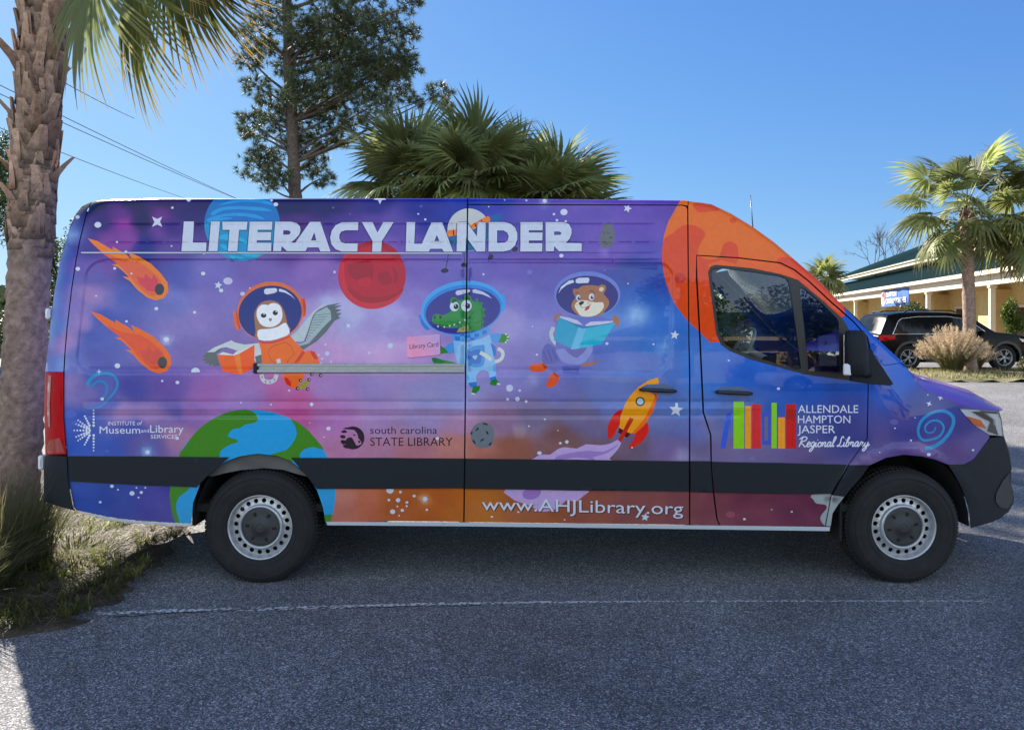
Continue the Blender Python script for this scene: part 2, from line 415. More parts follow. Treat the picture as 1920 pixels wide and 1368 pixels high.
def sheet_points(x0, y0, x1, y1, fine=True):
    gx, gy = np.meshgrid(np.arange(x0 - x0 % 11, x1 + 11, 11.0), np.arange(y0 - y0 % 11, y1 + 11, 11.0))
    pts = [np.c_[gx.ravel(), gy.ravel()]]
    if fine:
        xs = np.arange(x0 - x0 % 8, x1, 8.0)
        for gyv, dep, w, a, b in GROOVES:
            q = xs[(xs > a - 5) & (xs < b + 5)]
            for k in (-2.4, -1.6, -1, -.5, 0, .5, 1, 1.6, 2.4): pts.append(np.c_[q, np.full(len(q), gyv + k * w)])
        for t in (.4, 1, 2, 3.2, 4.8, 6.6, 8.6, 11):
            pts.append(np.c_[xs, np.interp(xs, TOPX, TOPY) + t])
        # close-set points across the edge of the pressed panel
        fx, fy = np.meshgrid(np.arange(x0, x1, 2.5), np.arange(max(y0, 480), min(y1, 712), 2.5))
        fx, fy = fx.ravel(), fy.ravel(); s = recess_sdf(fx, fy); k = np.abs(s) < 4.6
        pts.append(np.c_[fx[k], fy[k]])
    band = lambda q: np.any([(np.abs(q[:, 1] - g[0]) < 2.6 * g[2]) & (q[:, 0] > g[3] - 5) & (q[:, 0] < g[4] + 5) for g in GROOVES], 0)
    if fine:      # keep the rows along each pressed line clean of other points
        pts[0] = pts[0][~band(pts[0])]; pts[-1] = pts[-1][~band(pts[-1])]
    P = np.vstack(pts)
    P = P[(P[:, 0] > x0) & (P[:, 0] < x1) & (P[:, 1] > y0) & (P[:, 1] < y1)]
    P += RNG.normal(0, .004, P.shape)
    return P

def turn(r):
    x, y = r[:, 0], r[:, 1]; return (x * np.roll(y, -1) - y * np.roll(x, -1)).sum() > 0

def plate(name, poly, m, parent, off=.012, back=.03, h=9.0, bevel=.004, mats=None, holes=(), fill=True):
    """raised moulded piece that follows the skin: face, rounded edge and side walls"""
    ring = densify(poly, h); hs = [densify(q, h) for q in holes]
    x0, y0 = ring.min(0); x1, y1 = ring.max(0)
    pts = sheet_points(x0, y0, x1, y1, False)
    keep = inside([ring] + hs, pts[:, 0], pts[:, 1])
    V, F = cdt([ring] + hs, pts[keep])
    c = V[F].mean(1); F = F[inside([ring] + hs, c[:, 0], c[:, 1])]
    e1 = V[F[:, 1]] - V[F[:, 0]]; e2 = V[F[:, 2]] - V[F[:, 0]]; pos = e1[:, 0] * e2[:, 1] - e1[:, 1] * e2[:, 0] > 0; F[pos] = F[pos][:, ::-1]
    b = MB(); W = P3(V[:, 0], V[:, 1], off)
    b.add(W, F)
    for r in [ring] + hs:
        n = len(r); cen = r.mean(0)
        f0 = P3(r[:, 0], r[:, 1], off); f1 = P3(r[:, 0], r[:, 1], off - bevel) ; f2 = P3(r[:, 0], r[:, 1], off - back)
        out = (r - cen); out = out / (np.linalg.norm(out, axis=1)[:, None] + 1e-9)
        sgn = 1 if r is ring else -1
        dx = np.c_[out[:, 0], np.zeros(n), -out[:, 1]] * bevel * .7 * sgn
        f1 = f1 + dx; f2 = f2 + dx
        b.add(np.vstack([f0, f1, f2]), [(k * n + i, k * n + (i + 1) % n, (k + 1) * n + (i + 1) % n, (k + 1) * n + i)[::1 if turn(r) else -1] for k in range(2) for i in range(n)])
    o = b.build(name, m if mats is None else mats, parent)
    shade_auto(o, 50)
    return o
# ------------------------------------------------------------------ printed wrap: colours and drawings, in photo pixels on the skin
KT = np.array([1.20, 1.10, .92])
def alb(c):      # printed colour -> reflectance (the photo sees this side under blue sky light)
    return np.clip(np.maximum(lin(c) - .012, .0005) ** 1.03 * .99 * KT, .0015, .9)

BASE = """
170 385 20 12 62;240 385 32 15 92;300 385 36 15 88;360 385 30 20 100;560 385 25 20 98;620 388 35 25 112;700 388 35 30 135;800 388 30 36 155;870 388 30 50 175;930 385 52 60 185;1000 385 85 70 185;1100 385 100 75 188;1200 390 96 66 184;1250 390 92 62 178
140 430 52 52 135;190 420 56 30 128;225 405 95 35 145;240 425 145 45 165;262 420 30 22 100;275 410 24 18 85;290 405 115 40 152;320 430 55 32 135;345 400 34 24 112;560 430 76 36 135;640 420 72 45 152;700 420 80 50 162;740 420 82 60 172;830 410 30 42 165;1000 420 80 65 178;1150 430 100 75 188;1220 430 96 70 188
130 480 72 82 182;165 460 60 45 152;205 458 125 55 165;240 455 130 55 165;275 460 30 36 145;300 440 105 55 160;325 468 85 58 160;560 465 100 60 162;640 465 96 60 166;740 460 110 75 182;1000 470 106 80 188;1150 470 106 80 192;1230 470 86 75 188
118 520 72 92 192;150 500 100 75 178;180 520 92 82 178;210 500 110 70 170;235 505 60 66 168;262 500 40 46 155;340 510 76 80 182;400 510 106 96 192;500 510 110 85 182;600 510 130 90 187;790 510 115 90 192;850 520 100 90 192;970 500 105 85 192;1010 520 100 90 192;1180 510 65 80 177;1220 520 50 76 182
106 570 90 112 207;140 570 122 102 192;170 560 155 118 192;200 565 110 100 190;230 560 76 90 192;330 560 100 106 197;400 560 116 100 192;620 600 172 142 214;660 590 176 172 230;690 640 165 140 216;780 560 135 115 207;960 560 125 110 207;1010 580 110 106 202;1200 560 45 96 202;1240 600 50 110 217
100 620 92 122 212;120 640 150 115 195;150 610 142 112 197;175 640 55 76 187;200 600 60 80 190;340 610 125 110 197;370 600 130 110 197;650 600 162 160 226;700 610 156 136 216;740 600 162 150 226;950 600 150 140 217;1000 620 130 126 212;1170 600 70 120 217;1230 640 55 115 212
108 680 102 132 217;135 670 82 100 197;180 660 65 80 187;350 660 110 95 187;620 670 178 134 206;700 660 180 142 212;760 670 176 136 212;960 680 120 110 202;1080 680 90 100 202;1180 680 76 110 207;1250 700 76 115 207
130 725 130 112 190;150 735 110 100 185;175 715 72 88 186;250 730 76 76 177;330 730 106 80 177;400 730 152 95 182;450 740 150 110 192;545 735 182 95 168;560 748 196 82 158;620 730 160 120 197;700 730 150 130 202;800 740 140 136 202;860 740 135 136 207;960 720 125 120 202;1050 740 110 110 192;1150 740 96 116 197;1250 740 76 110 197
130 790 60 90 197;200 752 80 88 185;222 770 150 115 185;270 775 150 115 185;310 785 130 105 180;240 800 70 80 180;330 760 100 86 177;360 765 140 96 177;620 790 175 110 187;560 772 196 80 156;600 768 172 100 172;700 790 165 126 192;800 790 155 130 192;860 800 165 120 172;940 800 140 106 152;1000 790 120 106 152;1080 790 110 100 152;1120 800 106 96 147;1250 790 96 110 182;1280 760 85 120 202
130 840 45 86 197;200 845 55 86 192;280 835 95 85 170;330 822 165 115 165;640 845 180 115 167;700 840 176 115 157;780 845 180 110 132;850 840 186 115 112;900 845 172 100 90;960 840 152 90 76;1050 830 126 86 90;1120 850 120 86 90;1200 840 110 90 122;1260 845 120 100 162
150 930 30 72 182;220 930 36 66 172;300 945 60 60 167;340 945 70 60 167;630 940 192 112 102;680 940 192 100 72;740 940 178 86 30;800 940 182 86 20;860 945 187 95 15;900 950 190 106 30;1000 950 167 90 50;1100 955 152 80 66;1200 960 140 76 76;1290 950 130 66 76;1340 950 126 60 76;1420 950 116 50 76;1500 950 110 45 76
1330 700 55 115 217;1400 700 40 100 217;1500 720 20 86 207;1600 725 25 76 187;1330 760 70 110 202;1370 785 85 106 187;1480 750 40 90 197;1600 760 50 70 167;1330 800 110 110 172;1350 840 115 100 157;1500 800 80 86 167;1600 810 60 66 152;1500 850 96 80 142;1420 850 100 90 150
1650 730 30 80 197;1680 700 25 90 217;1640 640 30 90 222;1740 760 36 56 157;1700 800 60 60 152;1650 830 86 76 152;1720 850 100 76 152;1800 800 50 46 137;1800 850 76 56 132;1840 830 80 70 152;1640 860 110 90 152;1850 770 70 70 172;1303 700 60 120 222;1303 800 100 110 192;1303 850 110 100 152
"""
BP = np.array([[float(q) for q in t.split()] for ln in BASE.strip().splitlines() for t in ln.split(';')])

def vnoise(x, y, seed=0):
    """smooth value noise"""
    xi, yi = np.floor(x).astype(int), np.floor(y).astype(int); fx, fy = sstep(x - xi), sstep(y - yi)
    def h(a, b):
        n = (a * 374761393 + b * 668265263 + seed * 1274126177) & 0xffffffff
        n = ((n ^ (n >> 13)) * 1274126177) & 0xffffffff
        return ((n ^ (n >> 16)) & 0xffff) / 65535.0
    return (h(xi, yi) * (1 - fx) + h(xi + 1, yi) * fx) * (1 - fy) + (h(xi, yi + 1) * (1 - fx) + h(xi + 1, yi + 1) * fx) * fy
def fbm(x, y, seed=0, o=4):
    s = 0; a = .5
    for i in range(o): s = s + a * vnoise(x * 2 ** i, y * 2 ** i, seed + i * 7); a *= .5
    return s - .47

GLOWS = [(136, 442, 11, 190, 215, 245, .8), (140, 437, 20, 120, 150, 230, .5), (312, 637, 6, 220, 225, 250, .9), (312, 637, 14, 150, 160, 225, .4), (1200, 589, 20, 150, 190, 240, .7), (1190, 590, 12, 175, 205, 245, .5),
         (1240, 652, 9, 150, 190, 240, .6), (612, 565, 13, 175, 195, 240, .6), (276, 847, 7, 190, 215, 250, .9), (276, 847, 16, 100, 150, 220, .5), (973, 808, 9, 175, 165, 190, .8), (1280, 855, 13, 160, 160, 205, .7),
         (796, 936, 5, 220, 220, 235, .9), (796, 936, 11, 200, 160, 120, .5), (1133, 474, 8, 170, 150, 220, .5), (1175, 690, 22, 110, 150, 225, .4), (1020, 378, 8, 170, 170, 220, .6), (1000, 712, 12, 175, 175, 225, .5), (1330, 425, 10, 225, 120, 20, .3)]

def base_col(x, y):
    wx = x + 46 * fbm(x / 95, y / 60, 3); wy = y + 34 * fbm(x / 95, y / 60, 9)
    lo = BP[:, 1] > 900
    c = np.zeros((len(x), 3)); w = np.zeros(len(x))
    for p in BP:
        d2 = ((wx - p[0]) / 1.25) ** 2 + (wy - p[1]) ** 2 + 40
        if p[1] > 900: d2 = d2 + np.where(y < 890, 1e5, 0)
        else: d2 = d2 + np.where(y > 895, 1e5, 0)
        q = 1 / d2 ** 2.1
        c += q[:, None] * p[2:5]; w += q
    c /= w[:, None]
    c = c * .86 + c.mean(1, keepdims=True) * .14
    n = fbm(x / 40, y / 24, 21) * 26 + fbm(x / 130, y / 60, 5) * 22
    c = c + n[:, None] * np.array([1, .8, .75])
    for gx, gy, r, R_, G_, B_, a in GLOWS:
        k = a * np.exp(-(((x - gx) / r) ** 2 + ((y - gy) / r) ** 2)); c = c * (1 - k[:, None]) + k[:, None] * np.array([R_, G_, B_])
    return np.clip(c, 4, 245)

ART = []         # (group, rings, colour or function, alpha)
REG = {'2': (60, 350, 4.56), '3': (60, 650, 4.56), '4': (360, 500, 5.7), '5': (680, 480, 4.884), '6': (960, 480, 4.884), '7': (320, 350, 4.3636),
       '8': (740, 350, 4.3636), 'a': (1220, 360, 3.698), 'b': (1280, 640, 2.85), 'c': (860, 680, 4.1457), 'd': (320, 740, 3.4286), 'p': (0, 0, 1.0)}
cur = {'g': None, 'r': 'p'}
def G(group, reg='p'): cur['g'] = group; cur['r'] = reg
def pts(s):
    a = np.array([[float(q) for q in t.split(',')] for t in s.split()]) if isinstance(s, str) else np.asarray(s, float)
    x, y, k = REG[cur['r']]
    return a / k + np.array([x, y])
def smooth(p, k=4):
    p = np.asarray(p); a, b, c, d = np.roll(p, 1, 0), p, np.roll(p, -1, 0), np.roll(p, -2, 0); out = []
    for i in range(k):
        t = i / k
        out.append(.5 * (2 * b + (c - a) * t + (2 * a - 5 * b + 4 * c - d) * t * t + (3 * b - a - 3 * c + d) * t ** 3))
    return np.stack(out, 1).reshape(-1, 2)
def poly(color, *rings, sm=0, a=1.0):
    rs = [pts(r) for r in rings]
    if sm: rs = [smooth(r, sm) for r in rs]
    ART.append((cur['g'], rs, color, a))
def ell(color, cx, cy, rx, ry=None, rot=0, n=28, a=1.0):
    ry = ry or rx; t = np.linspace(0, 2 * math.pi, n, endpoint=False); c, s = math.cos(R(rot)), math.sin(R(rot))
    p = np.c_[cx + rx * np.cos(t) * c - ry * np.sin(t) * s, cy + rx * np.cos(t) * s + ry * np.sin(t) * c]
    ART.append((cur['g'], [pts(p)], color, a))
def stroke(color, line, w, a=1.0, sm=3, taper=0):
    p = pts(line)
    if sm and len(p) > 2:
        e = np.vstack([2 * p[0] - p[1], p, 2 * p[-1] - p[-2]]); out = []
        for i in range(1, len(e) - 2):
            for j in range(sm):
                t = j / sm; A, B, C, D = e[i - 1], e[i], e[i + 1], e[i + 2]
                out.append(.5 * (2 * B + (C - A) * t + (2 * A - 5 * B + 4 * C - D) * t * t + (3 * B - A - 3 * C + D) * t ** 3))
        p = np.array(out + [p[-1]])
    w = w / REG[cur['r']][2] / 2
    t = np.gradient(p, axis=0); t /= np.linalg.norm(t, axis=1)[:, None] + 1e-9; n = np.c_[-t[:, 1], t[:, 0]]
    ww = np.full(len(p), w)
    if taper: ww = w * np.linspace(1, taper, len(p))
    ww = ww[:, None]
    # one quad per step, so a curl that crosses itself stays filled
    for i in range(len(p) - 1):
        q = np.array([p[i] + n[i] * ww[i], p[i + 1] + n[i + 1] * ww[i + 1], p[i + 1] - n[i + 1] * ww[i + 1], p[i] - n[i] * ww[i]])
        ART.append((cur['g'], [q], color, a))
def star5(color, cx, cy, r, rot=0, k=.45):
    t = np.arange(10) * math.pi / 5 - math.pi / 2 + R(rot); rad = np.where(np.arange(10) % 2 == 0, r, r * k)
    poly(color, np.c_[cx + rad * np.cos(t), cy + rad * np.sin(t)])
def star4(color, cx, cy, r, rot=0, k=.3):
    t = np.arange(8) * math.pi / 4 + R(rot); rad = np.where(np.arange(8) % 2 == 0, r, r * k)
    poly(color, np.c_[cx + rad * np.cos(t), cy + rad * np.sin(t)])

_glyph = {}
def glyphs(txt, bold=0.0):
    """outlines of a line of type from Blender's own built-in face: list of rings, in em units"""
    key = (txt, bold)
    if key in _glyph: return _glyph[key]
    cu = bpy.data.curves.new("type", 'FONT'); cu.body = txt; cu.size = 1; cu.offset = bold; cu.resolution_u = 3; cu.fill_mode = 'NONE'
    ob = bpy.data.objects.new("type", cu); COL.objects.link(ob)
    dg = bpy.context.evaluated_depsgraph_get(); me = bpy.data.meshes.new_from_object(ob.evaluated_get(dg))
    co = [(v.co.x, v.co.y) for v in me.vertices]; nb = {}
    for e in me.edges:
        a, b = e.vertices; nb.setdefault(a, []).append(b); nb.setdefault(b, []).append(a)
    rings = []; seen = set()
    for s0 in nb:
        if s0 in seen: continue
        ring = [s0]; seen.add(s0); c = s0
        while True:
            nx = [q for q in nb[c] if q not in seen]
            if not nx: break
            c = nx[0]; seen.add(c); ring.append(c)
        if len(ring) > 2: rings.append(np.array([co[i] for i in ring]))
    bpy.data.objects.remove(ob); bpy.data.curves.remove(cu); bpy.data.meshes.remove(me)
    _glyph[key] = rings
    return rings
def text(color, txt, x0, x1, base0, cap, base1=None, bold=0.0, a=1.0, slant=0.0, dx=0, dy=0):
    """a line of type fitted from x0 to x1 on a baseline that may run askew"""
    rings = glyphs(txt, bold); allp = np.vstack(rings); u0, u1 = allp[:, 0].min(), allp[:, 0].max()
    base1 = base0 if base1 is None else base1; hcap = .70
    out = []
    for r in rings:
        u = (r[:, 0] - u0) / (u1 - u0); X = x0 + u * (x1 - x0) + slant * r[:, 1] / hcap * cap
        Y = base0 + u * (base1 - base0) - r[:, 1] / hcap * cap
        out.append(pts(np.c_[X + dx, Y + dy]))
    ART.append((cur['g'], out, color, a))

WHITE = (196, 205, 232)
# ---- far planets
G('planet_picture', 'p')
BL = lambda x, y: np.where((y < 416)[:, None], np.array([22, 112, 192.]), np.array([20, 140, 196.]))
ell(BL, 454, 420, 71, 69, n=48)
G('planet_picture', '7')
LB = (42, 148, 218)
for s in ("330,215 400,175 520,160 680,165 770,175 830,200 700,195 560,185 430,195 350,235", "400,150 480,120 560,105 700,100 800,120 830,150 720,130 600,125 500,135",
          "300,262 420,225 560,215 700,230 770,268 700,258 580,240 440,245 320,285", "290,300 380,262 480,250 500,262 420,275 330,300 285,330"): poly(LB, s, sm=3)
for s in ("385,420 460,385 520,420 560,470 480,440", "545,410 600,430 630,470 600,460 560,440", "570,545 660,548 740,560 700,575 640,570 590,560", "480,560 560,575 640,600 560,600 500,585", "410,470 450,480 470,520 420,500"): poly((45, 165, 215), s, sm=3)
G('red_planet_picture', '7')
ell((178, 26, 56), 1647, 725, 278, 276, n=48)
poly((196, 44, 64), "1372,700 1400,600 1450,530 1540,470 1440,560 1420,680 1440,800 1520,890 1640,930 1780,910 1880,850 1910,800 1890,880 1800,960 1660,1000 1520,970 1420,880", sm=3)
poly((158, 18, 50), "1460,640 1540,615 1640,620 1660,690 1640,760 1560,780 1480,740 1450,690", sm=3)
poly((158, 18, 50), "1690,720 1760,690 1810,740 1790,800 1720,800", sm=3)
poly((160, 20, 50), "1500,520 1600,490 1720,490 1800,560 1860,590 1880,560 1800,480 1700,450 1600,450", sm=3)
poly((160, 20, 50), "1440,820 1560,890 1680,905 1820,880 1900,830 1880,870 1780,930 1640,950 1520,920", sm=3)
poly((188, 36, 58), "1540,760 1620,735 1640,780 1600,820 1540,800", sm=3)
poly((158, 18, 50), "1810,660 1850,690 1860,760 1820,790 1830,720", sm=3)
G('ringed_planet_picture', '8')
ell((24, 92, 165), 690, 370, 235, 55, rot=-38, n=32)
ell((186, 190, 200), 606, 352, 174, n=40)
poly((228, 120, 30), "432,360 500,350 600,325 700,270 770,240 778,290 720,300 640,345 560,390 440,405", sm=2)
poly((25, 95, 150), "438,410 560,390 640,350 780,285 775,400 720,480 640,520 560,518 480,480", sm=2)
for s in ("475,355 485,352 488,398 478,400", "650,300 658,296 672,330 662,334", "705,270 712,266 722,296 714,300"): poly((40, 40, 60), s)
G('orange_planet_picture', 'a')
OR = lambda x, y: np.clip(np.array([222, 108, 18.]) + (np.clip((y - 470) / 90, 0, 1) * np.clip((x - 1230) / 30, 0, 1))[:, None] * np.array([0, -36, 14.]), 0, 255)
poly(OR, "215,40 170,120 120,210 90,310 78,420 85,530 110,640 160,760 230,860 330,960 400,1010 470,1040 560,1080 1320,882 1352,800 1700,700 1250,250 800,0 300,0")
poly((212, 74, 30), "95,320 150,290 220,232 300,230 370,270 375,310 340,370 330,440 420,470 480,440 500,370 545,342 590,360 606,410 590,500 400,500 470,1040 330,960 230,860 160,760 110,640 85,530 78,420", sm=2)
poly((210, 76, 30), "290,85 350,75 430,90 480,125 420,135 340,142 310,120", sm=3)
ell((212, 78, 30), 570, 197, 25, 19)
poly((214, 72, 32), "875,470 940,450 1040,500 1180,640 1345,800 1310,875 1180,760 1040,620 960,540 880,500", sm=2)
ell((190, 52, 44), 203, 598, 40, 38)
# ---- the home planet over the rear wheel
G('earth_picture', 'p')
ell((18, 150, 218), 474, 923, 155, n=64)
G('earth_picture', 'd')
GR = (62, 128, 18)
poly(GR, "50,420 100,320 170,230 260,160 370,110 480,94 540,115 560,155 540,180 480,190 440,215 400,220 365,265 420,285 430,305 380,320 320,360 285,425", sm=2)
poly(GR, "770,150 860,205 935,285 985,352 920,335 860,350 830,380 815,425 640,425 650,380 740,355 790,300 810,250 800,200", sm=2)
poly(GR, "0,590 125,596 60,650 35,700 40,760 60,830 20,800 0,700", sm=2)
poly(GR, "985,770 1040,768 1025,830 985,830")
# ---- comets
def comet(dx, dy, sat):
    G('comet_picture' if not sat else 'lower_comet_picture', '2')
    o = lambda s: pts_str(s, dx, dy)
    poly((224, 122 - sat, 38 - sat // 2), o("475,440 560,465 690,540 690,512 800,575 850,618 822,555 920,600 1020,660 1110,750 1160,820 1166,890 1130,950 1060,972 990,950 900,880 840,810 775,768 830,772 740,690 680,665 738,662 620,580 520,490"))
    poly((216, 98 - sat, 66 - sat), o("600,560 760,620 900,640 1020,720 1100,800 1110,880 1060,930 990,920 880,820 780,700"), sm=2)
    poly((202, 66, 85 - sat), o("890,765 960,780 970,740 1020,790 1040,750 1078,800 1060,900 990,890 920,830"))
    ell((58, 58, 76), 1090 + dx, 877 + dy, 40, 50)
def pts_str(s, dx, dy): return np.array([[float(q) for q in t.split(',')] for t in s.split()]) + np.array([dx, dy])
comet(0, 0, 0); comet(25, 625, 22)
# ---- swirls
G('swirl_picture', '3')
stroke((24, 150, 200), "470,330 490,290 540,245 620,225 690,240 730,300 715,370 660,440 600,500 540,525 470,530", 30, a=.85, taper=.25)
stroke((30, 145, 200), "500,350 550,300 600,295 640,330 635,390 600,450", 18, a=.7)
G('swirl_picture', 'b')
stroke((30, 152, 212), "1295,572 1350,558 1400,520 1440,460 1445,405 1400,372 1330,382 1275,425 1258,480 1275,520 1310,527 1370,508 1396,460 1370,425 1325,425 1296,455 1305,485 1340,483 1352,455", 21, a=.8, taper=.3)
# ---- owl
G('owl_picture', '4')
NAVY = (28, 44, 128); OG = (226, 100, 12); DO = (196, 52, 24)
poly((175, 190, 206), "1055,740 1100,800 1190,800 1290,540 1340,460 1440,400 1500,390 1400,400 1310,462 1200,590 1120,690")
poly((86, 98, 110), "1330,480 1450,410 1590,385 1520,420 1605,410 1530,450 1600,460 1540,490 1600,495 1560,530 1590,545 1520,580 1440,690 1330,800 1190,885 1140,850 1250,820 1400,650 1480,560")
poly((150, 172, 184), "1325,490 1440,430 1480,470 1490,560 1440,610 1330,720 1210,830 1150,842 1195,806 1230,760 1270,600")
for i in range(11): stroke((96, 108, 122), [(1300 - 9 * i, 520 + 26 * i), (1480 - 26 * i, 500 + 30 * i)], 6)
stroke((70, 84, 98), "1440,425 1320,490 1270,600 1205,795 1110,805", 9, sm=2)
poly((86, 98, 110), "160,910 110,965 142,970 105,1000 150,1005 130,1035 180,1030 180,1055 230,1045 220,1065 300,1055 260,930 350,860 230,900")
poly((188, 198, 212), "385,800 420,785 460,810 560,830 720,815 745,940 690,1020 560,900 480,895 370,858 300,870 240,910 160,915 230,865")
poly((86, 98, 110), "672,960 745,935 745,1030 690,1028")
ell((212, 106, 52), 838, 475, 358, 316, rot=-10, n=44)
poly((226, 92, 26), "440,480 480,472 495,570 520,660 478,680 450,600"); poly((190, 62, 24), "470,480 482,474 500,590 520,660 505,668 480,580")
poly((214, 80, 30), "1160,332 1203,337 1222,420 1215,530 1185,535 1172,440"); poly((178, 58, 30), "1185,345 1200,345 1215,440 1205,520 1195,460")
ell(NAVY, 835, 492, 340, 290, rot=-10, n=40)
poly((158, 108, 80), "665,520 690,440 740,382 830,358 920,380 970,440 1000,520 1020,610 1042,715 700,780 680,680", sm=2)
poly((224, 228, 245), "690,520 700,450 740,408 795,405 815,412 835,395 880,388 935,410 962,470 965,540 930,605 860,642 780,640 722,600", sm=2)
poly((222, 228, 246), "700,690 740,668 830,662 920,640 990,597 1020,625 1044,710 960,755 840,787 715,778", sm=2)
ell((18, 18, 26), 765, 520, 30, 25, n=16); ell((18, 18, 26), 890, 492, 28, 27, n=16); ell((210, 215, 235), 770, 505, 9, 7, n=10); ell((210, 215, 235), 900, 478, 9, 7, n=10)
poly((140, 118, 118), "818,552 850,548 853,570 838,588 824,570")
VH = (198, 206, 232)
poly(VH, "770,250 790,232 890,228 910,240 908,265 885,280 800,297 772,285"); poly(VH, "928,240 940,235 1000,255 1060,300 1107,352 1050,305 990,275 930,265")
poly(OG, "705,785 760,818 850,815 960,780 1048,730 1090,790 1180,880 1210,905 1240,895 1295,897 1340,950 1365,1030 1360,1045 1200,1140 1190,1200 1140,1260 1100,1302 1040,1285 990,1235 970,1180 975,1130 750,1035 745,960 730,860")
poly(DO, "705,785 780,802 860,797 960,770 1040,735 1046,748 960,788 860,818 770,822 715,802"); poly(DO, "1185,892 1208,920 1130,1028 1088,1028"); poly((200, 34, 24), "1262,897 1312,908 1345,988 1310,988 1275,940"); poly((200, 34, 24), "985,1180 1020,1187 1055,1230 1060,1280 1010,1258")
stroke((178, 76, 14), "830,880 870,845 1000,805 1060,850 1095,925 1010,1022", 8, sm=0); stroke((178, 76, 14), "830,880 818,930 850,1000 900,1028", 8, sm=2)
poly((205, 210, 222), "280,937 330,910 440,937 480,900 540,890 640,832 662,838 510,928 450,948"); poly((238, 92, 18), "270,940 450,947 505,1152 330,1120"); poly((232, 84, 18), "510,925 668,832 668,1040 630,1100 540,1142"); poly((244, 122, 44), "450,947 510,926 541,1142 503,1152")
stroke((190, 198, 210), "740,1150 762,1210 820,1232 882,1208 905,1150", 44); stroke((190, 198, 210), "920,985 930,1030", 44, sm=0)
for x, y in ((748, 1180), (785, 1225), (835, 1232), (880, 1205)): ell((120, 128, 140), x, y, 7, 14, n=8)
poly((148, 150, 36), "1130,1230 1180,1242 1235,1200 1255,1228 1222,1262 1248,1305 1200,1290 1160,1312 1108,1295 1160,1268"); poly((148, 150, 36), "1265,1145 1390,1150 1385,1170 1330,1150")
for x, y in ((1158, 1212), (1250, 1206), (1236, 1306), (1128, 1298), (1375, 1160), (1280, 1148)): ell((20, 22, 26), x, y, 19, 19, n=12); ell((190, 195, 200), x + 4, y, 7, 9, n=8)
# ---- alligator
G('alligator_picture', '5')
AB = (130, 182, 236); AD = (56, 128, 216)
poly((40, 120, 60), "630,930 665,928 730,950 820,965 865,985 660,992 640,965")
stroke((195, 204, 208), "1085,880 1130,910 1180,950 1220,965 1270,940 1285,890 1260,855 1235,850", 32)
poly((78, 146, 222), "1160,716 1200,710 1285,708 1262,792 1200,792 1175,782"); poly((78, 146, 222), "838,788 790,800 745,842 790,892 845,884")
poly((44, 132, 52), "1275,712 1322,712 1345,745 1325,792 1243,790"); poly((44, 132, 52), "715,820 750,842 788,886 705,896 688,850")
poly(AB, "830,768 960,790 1100,750 1165,718 1185,800 1200,900 1215,980 1225,1105 1165,1122 1150,1055 1110,1040 1070,1050 1035,1100 1047,1170 960,1178 945,1100 945,1005 870,988 840,870")
poly((36, 112, 206), "1170,790 1215,830 1225,900 1200,925 1185,850")
poly((96, 160, 228), "945,1070 975,1110 960,1150 945,1140"); poly((96, 160, 228), "1190,1000 1215,990 1222,1060 1195,1050")
poly((66, 142, 220), "960,852 1090,812 1118,832 1116,970 1082,1012 1000,1012 960,975", sm=2); poly((44, 112, 200), "965,890 1075,850 1085,960 1060,985 1000,985 970,960", sm=2)
poly((150, 186, 226), "1005,925 1015,905 1028,915 1042,902 1052,920 1032,950")
stroke((198, 206, 208), "1075,882 1130,912 1180,952", 34)
poly((46, 112, 208), "963,1160 1047,1150 1042,1192 990,1202"); poly((46, 112, 208), "1165,1112 1220,1095 1224,1126 1172,1142")
poly((30, 122, 44), "1010,1192 1078,1186 1070,1225 1030,1262 998,1252"); poly((30, 122, 44), "1172,1142 1222,1122 1248,1160 1215,1187 1163,1176")
for x, y in ((1005, 1258), (1022, 1262), (1238, 1168), (1250, 1172), (1312, 715), (1330, 740), (1325, 770), (1310, 788), (690, 845), (685, 865), (690, 885)): ell((205, 212, 214), x, y, 10, 8, n=8)
poly((74, 152, 226), "806,712 950,702 1080,686 1160,643 1172,690 1100,742 960,782 838,776")
for i, s in enumerate(("845,735 890,735 892,772 850,775", "930,725 985,720 990,745 935,752", "1020,715 1060,705 1068,735 1026,748", "1090,690 1130,672 1140,705 1100,722", "890,708 930,705 935,728 892,735", "985,745 1025,742 1030,765 990,772")): poly((44, 116, 206), s)
ell((70, 158, 232), 912, 472, 378, 244, rot=-8, n=48); ell((46, 128, 216), 918, 490, 362, 226, rot=-8, n=44)
poly((58, 150, 230), "1258,345 1297,350 1312,440 1292,508 1262,502 1278,420"); poly((46, 128, 216), "508,540 530,533 560,600 622,672 578,677 535,620")
ell((58, 56, 146), 918, 502, 344, 206, rot=-8, n=44)
poly((46, 128, 64), "1030,395 1055,385 1058,420 1105,425 1088,462 1130,488 1098,515 1130,545 1098,570 1118,605 1090,620 1112,655 1080,668 1080,500")
poly((48, 134, 70), "635,580 650,535 690,530 740,540 800,510 812,470 800,430 810,385 845,378 880,405 920,395 930,365 960,350 990,370 1002,405 1050,430 1085,480 1097,560 1085,664 1000,686 930,692 945,640 860,657 760,657 680,625 640,605", sm=2)
poly((150, 150, 92), "860,697 880,660 960,632 978,658 950,692")
for x, y, rx, ry, px in ((840, 460, 42, 45, 855), (950, 455, 48, 53, 962)): ell((196, 206, 232), x, y, rx, ry, n=22); ell((20, 24, 40), px, y + 2, 23, 25, n=16); ell((200, 208, 230), px - 6, y - 8, 6, 6, n=8)
stroke((24, 82, 44), "690,630 760,637 860,626 930,592 990,542 1018,508", 7); stroke((24, 82, 44), "1085,480 1096,560 1085,660", 6); stroke((24, 82, 44), "1090,590 1040,612 985,606", 5)
